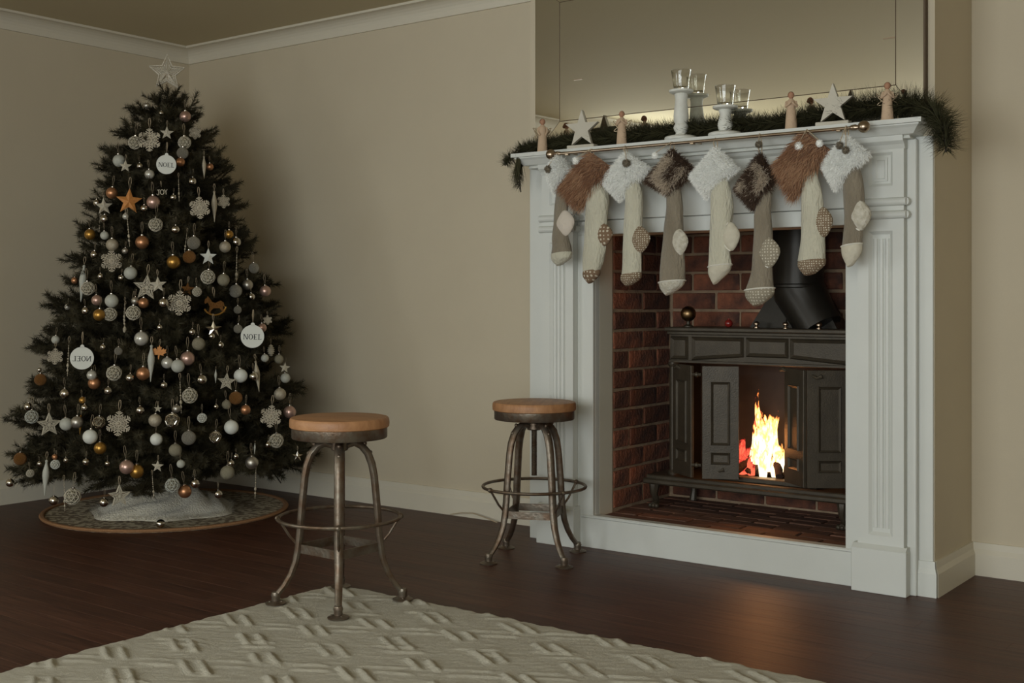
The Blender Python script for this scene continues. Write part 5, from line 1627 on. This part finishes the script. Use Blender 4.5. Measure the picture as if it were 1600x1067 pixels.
for si, (cf, bd, hm, tm, cuff, body, heel, toe, poms) in enumerate(SOCKS):
    sq_ = random.Random(100+si)
    yc = RYY + 0.006
    top = cuff[0]
    st = thing('christmas_stocking', SLAB[si], 'stocking', (top[0], yc, top[1]), 0, 'stockings hanging from the rod')
    inv = Matrix.Translation(-Vector(st.location))
    def S_(name, mb, m_, parent=None):
        o = mb.obj(name, m_, parent or st)
        if parent is None: o.matrix_parent_inverse = inv
        return o
    # leg of the sock
    cc_ = (sum(p[0] for p in cuff)/4, sum(p[1] for p in cuff)/4)
    rows = spline([(cc_[0]*0.6 + body[0][0]*0.4, cc_[1], body[0][2]*0.85)] + body, 7)
    b = MB()
    NA = 22
    vs, fs = [], []
    for i, (x, z, hw) in enumerate(rows):
        for k in range(NA):
            a = 2*PI*k/NA
            wr = 1 + 0.055*mnoise.noise(Vector((math.cos(a)*2.0 + si*9, math.sin(a)*2.0, z*14))) + 0.03*math.sin(a*5 + si + z*20)
            fold = 1.0
            vs.append((x + hw*wr*math.cos(a), yc + min(0.034, hw*0.58)*wr*math.sin(a), z))
    for i in range(len(rows)-1):
        for k in range(NA):
            k2 = (k+1) % NA
            fs.append((i*NA+k2, i*NA+k, (i+1)*NA+k, (i+1)*NA+k2))
    fs.append(tuple(range(NA))); 
    b.add(vs, fs, True); b.f[-1:] = [tuple(range(NA))]
    S_('sock_leg', b, SM[bd])
    # toe
    tr = spline(toe, 5)
    vs, fs = [], []
    for (x, z, hw) in tr:
        for k in range(NA):
            a = 2*PI*k/NA
            vs.append((x + hw*1.03*math.cos(a), yc + min(0.036, hw*0.60)*1.05*math.sin(a), z + 0.006*math.cos(a+0.5)))
    for i in range(len(tr)-1):
        for k in range(NA):
            k2 = (k+1) % NA
            fs.append((i*NA+k2, i*NA+k, (i+1)*NA+k, (i+1)*NA+k2))
    fs.append(tuple((len(tr)-1)*NA+k for k in range(NA-1, -1, -1)))
    b = MB(); b.add(vs, fs, True); to = S_('toe_patch', b, SM[tm])
    if tm in ('palelace', 'spotpipe', 'palecream'):
        x, z, hw = tr[0]
        b = MB(); b.tube([(x + hw*1.05*math.cos(2*PI*k/NA), yc + min(0.037, hw*0.61)*1.08*math.sin(2*PI*k/NA), z + 0.006*math.cos(2*PI*k/NA+0.5)) for k in range(NA)], 0.0028, 5, closed=True)
        S_('piping', b, SM['piping'], to)
    # heel patch standing out to the right
    hx, hz, rx, rz = heel
    ol = []
    for k in range(24):
        a = 2*PI*k/24
        rr_ = 1.10*(abs(math.cos(a-0.12))**1.45 + abs(math.sin(a-0.12))**1.45)**(-1/1.45)
        ol.append((hx - 0.006 + rx*rr_*math.cos(a), hz + rz*rr_*0.96*math.sin(a)))
    b = inflated(ol, 0.017, yc - 0.010); he = S_('heel_patch', b, SM[hm])
    if hm in ('palelace', 'spotpipe', 'palecream'):
        b = MB(); b.tube([(ol[k % 24][0], yc - 0.016, ol[k % 24][1]) for k in range(7, 19)], 0.0028, 5); S_('piping', b, SM['piping'], he)
    # cuff: pillow on four corners
    T, R_, B_, L_ = [Vector((p[0], 0, p[1])) for p in cuff]
    G = 9
    vs, fs = [], []
    for side in (-1, 1):
        for i in range(G+1):
            for j in range(G+1):
                u, v = i/G, j/G
                p = T*(1-u)*(1-v) + R_*u*(1-v) + B_*u*v + L_*(1-u)*v
                th = 0.030*((1-(2*u-1)**4)*(1-(2*v-1)**4))**0.5
                vs.append((p.x, yc + side*th, p.z))
    W = (G+1)*(G+1)
    for s in (0, 1):
        for i in range(G):
            for j in range(G):
                a = s*W + i*(G+1) + j
                fs.append((a, a+1, a+G+2, a+G+1) if s == 0 else (a, a+G+1, a+G+2, a+1))
    kinds, flen, fn_, fw = FUR[cf]
    b = MB(); b.add(vs, fs, True); cu = S_('fur_cuff', b, SM[kinds[0]])
    # strands
    groups = {}
    down = (L_ + B_ - T - R_).normalized()
    for s in range(fn_):
        u, v = sq_.random(), sq_.random()
        if sq_.random() < 0.25:
            e = sq_.randrange(4); u, v = ((0, v), (1, v), (u, 0), (u, 1))[e]
        side = -1 if sq_.random() < 0.8 else 1
        p = T*(1-u)*(1-v) + R_*u*(1-v) + B_*u*v + L_*(1-u)*v
        th = 0.030*((1-(2*u-1)**4)*(1-(2*v-1)**4))**0.5
        p = Vector((p.x, yc + side*th, p.z))
        cen = (T+R_+B_+L_)/4
        outw = Vector((p.x-cen.x, 0, p.z-cen.z))*6
        if cf == 'brown':
            d = Vector((sq_.uniform(-.5, .5), side*sq_.uniform(0.15, 0.6), sq_.uniform(-.5, .3))) + outw*0.5 + down*0.7
        else:
            d = Vector((sq_.uniform(-.7, .7), side*sq_.uniform(0.2, 1.0), sq_.uniform(-.7, .5))) + outw*0.9 + down*0.25
        d = d.normalized()*flen*sq_.uniform(0.6, 1.15)
        nzv = mnoise.noise(Vector((p.x*16 + si*5, 3.1, p.z*16)))
        edge = min(u, v, 1-u, 1-v)
        if cf == 'brown':
            kk = 1 if sq_.random() < 0.48 + 0.7*nzv else 0
        elif len(kinds) > 1:
            kk = 0 if (nzv*0.55 + (0.30 if edge < 0.11 else -0.10) + (0.20 if cf == 'dark' else 0.0) + sq_.gauss(0, 0.13)) > 0.05 else 1
        else:
            kk = 0
        vv, ffs = groups.setdefault(kk, ([], []))
        sd = d.cross(Vector((sq_.uniform(-1, 1), 1, sq_.uniform(-1, 1)))).normalized()*fw
        mid = p + d*0.55 + Vector((sq_.uniform(-1, 1), sq_.uniform(-1, 1), sq_.uniform(-1, 1)))*flen*0.10
        k = len(vv)
        vv += [p-sd, p+sd, mid+sd*0.8, mid-sd*0.8, p+d + Vector((0, 0, -flen*0.12))]
        ffs += [(k, k+1, k+2, k+3), (k+3, k+2, k+4)]
    for kk, (vv, ffs) in groups.items():
        b = MB(); b.add(vv, ffs); o = S_('fur', b, SM[kinds[kk]], cu); o['kind'] = 'stuff'
    # loop to the rod and pompoms
    b = MB()
    zt_ = 1.6555 + 0.0075
    b.tube([(top[0]-0.003, yc, top[1]-0.012), (top[0]-0.005, RYY-0.007, (top[1]+zt_)/2), (top[0], RYY, zt_), (top[0]+0.004, RYY+0.008, (top[1]+zt_)/2), (top[0]+0.003, yc, top[1]-0.012)], 0.0022, 6)
    S_('hanging_loop', b, M['string'])
    for (pc_, px_, pz_, pr_) in poms:
        mname = {'grey': 'grey', 'white': 'f_white', 'brown': 'f_brown'}[pc_]
        py_ = yc - 0.045
        pr_ = pr_*0.95
        b = MB(); b.ball((px_, py_, pz_), pr_*0.75, 12, 8)
        vv, ffs = [], []
        for s in range(260):
            d = Vector((sq_.gauss(0, 1), sq_.gauss(0, 1), sq_.gauss(0, 1))).normalized()
            p = Vector((px_, py_, pz_)) + d*pr_*0.7; sd = d.orthogonal().normalized()*0.0012
            k = len(vv); vv += [p-sd, p+sd, p+d*pr_*0.45]; ffs.append((k, k+1, k+2))
        b.add(vv, ffs)
        po_ = S_('pompom', b, SM['grey'] if pc_ == 'grey' else SM[mname] if pc_ == 'white' else SM['grey'])
        b = MB(); b.tube([(px_, py_, pz_+pr_*0.7), (top[0], RYY-0.006, zt_)], 0.0016, 5); S_('pompom_cord', b, M['string'], po_)
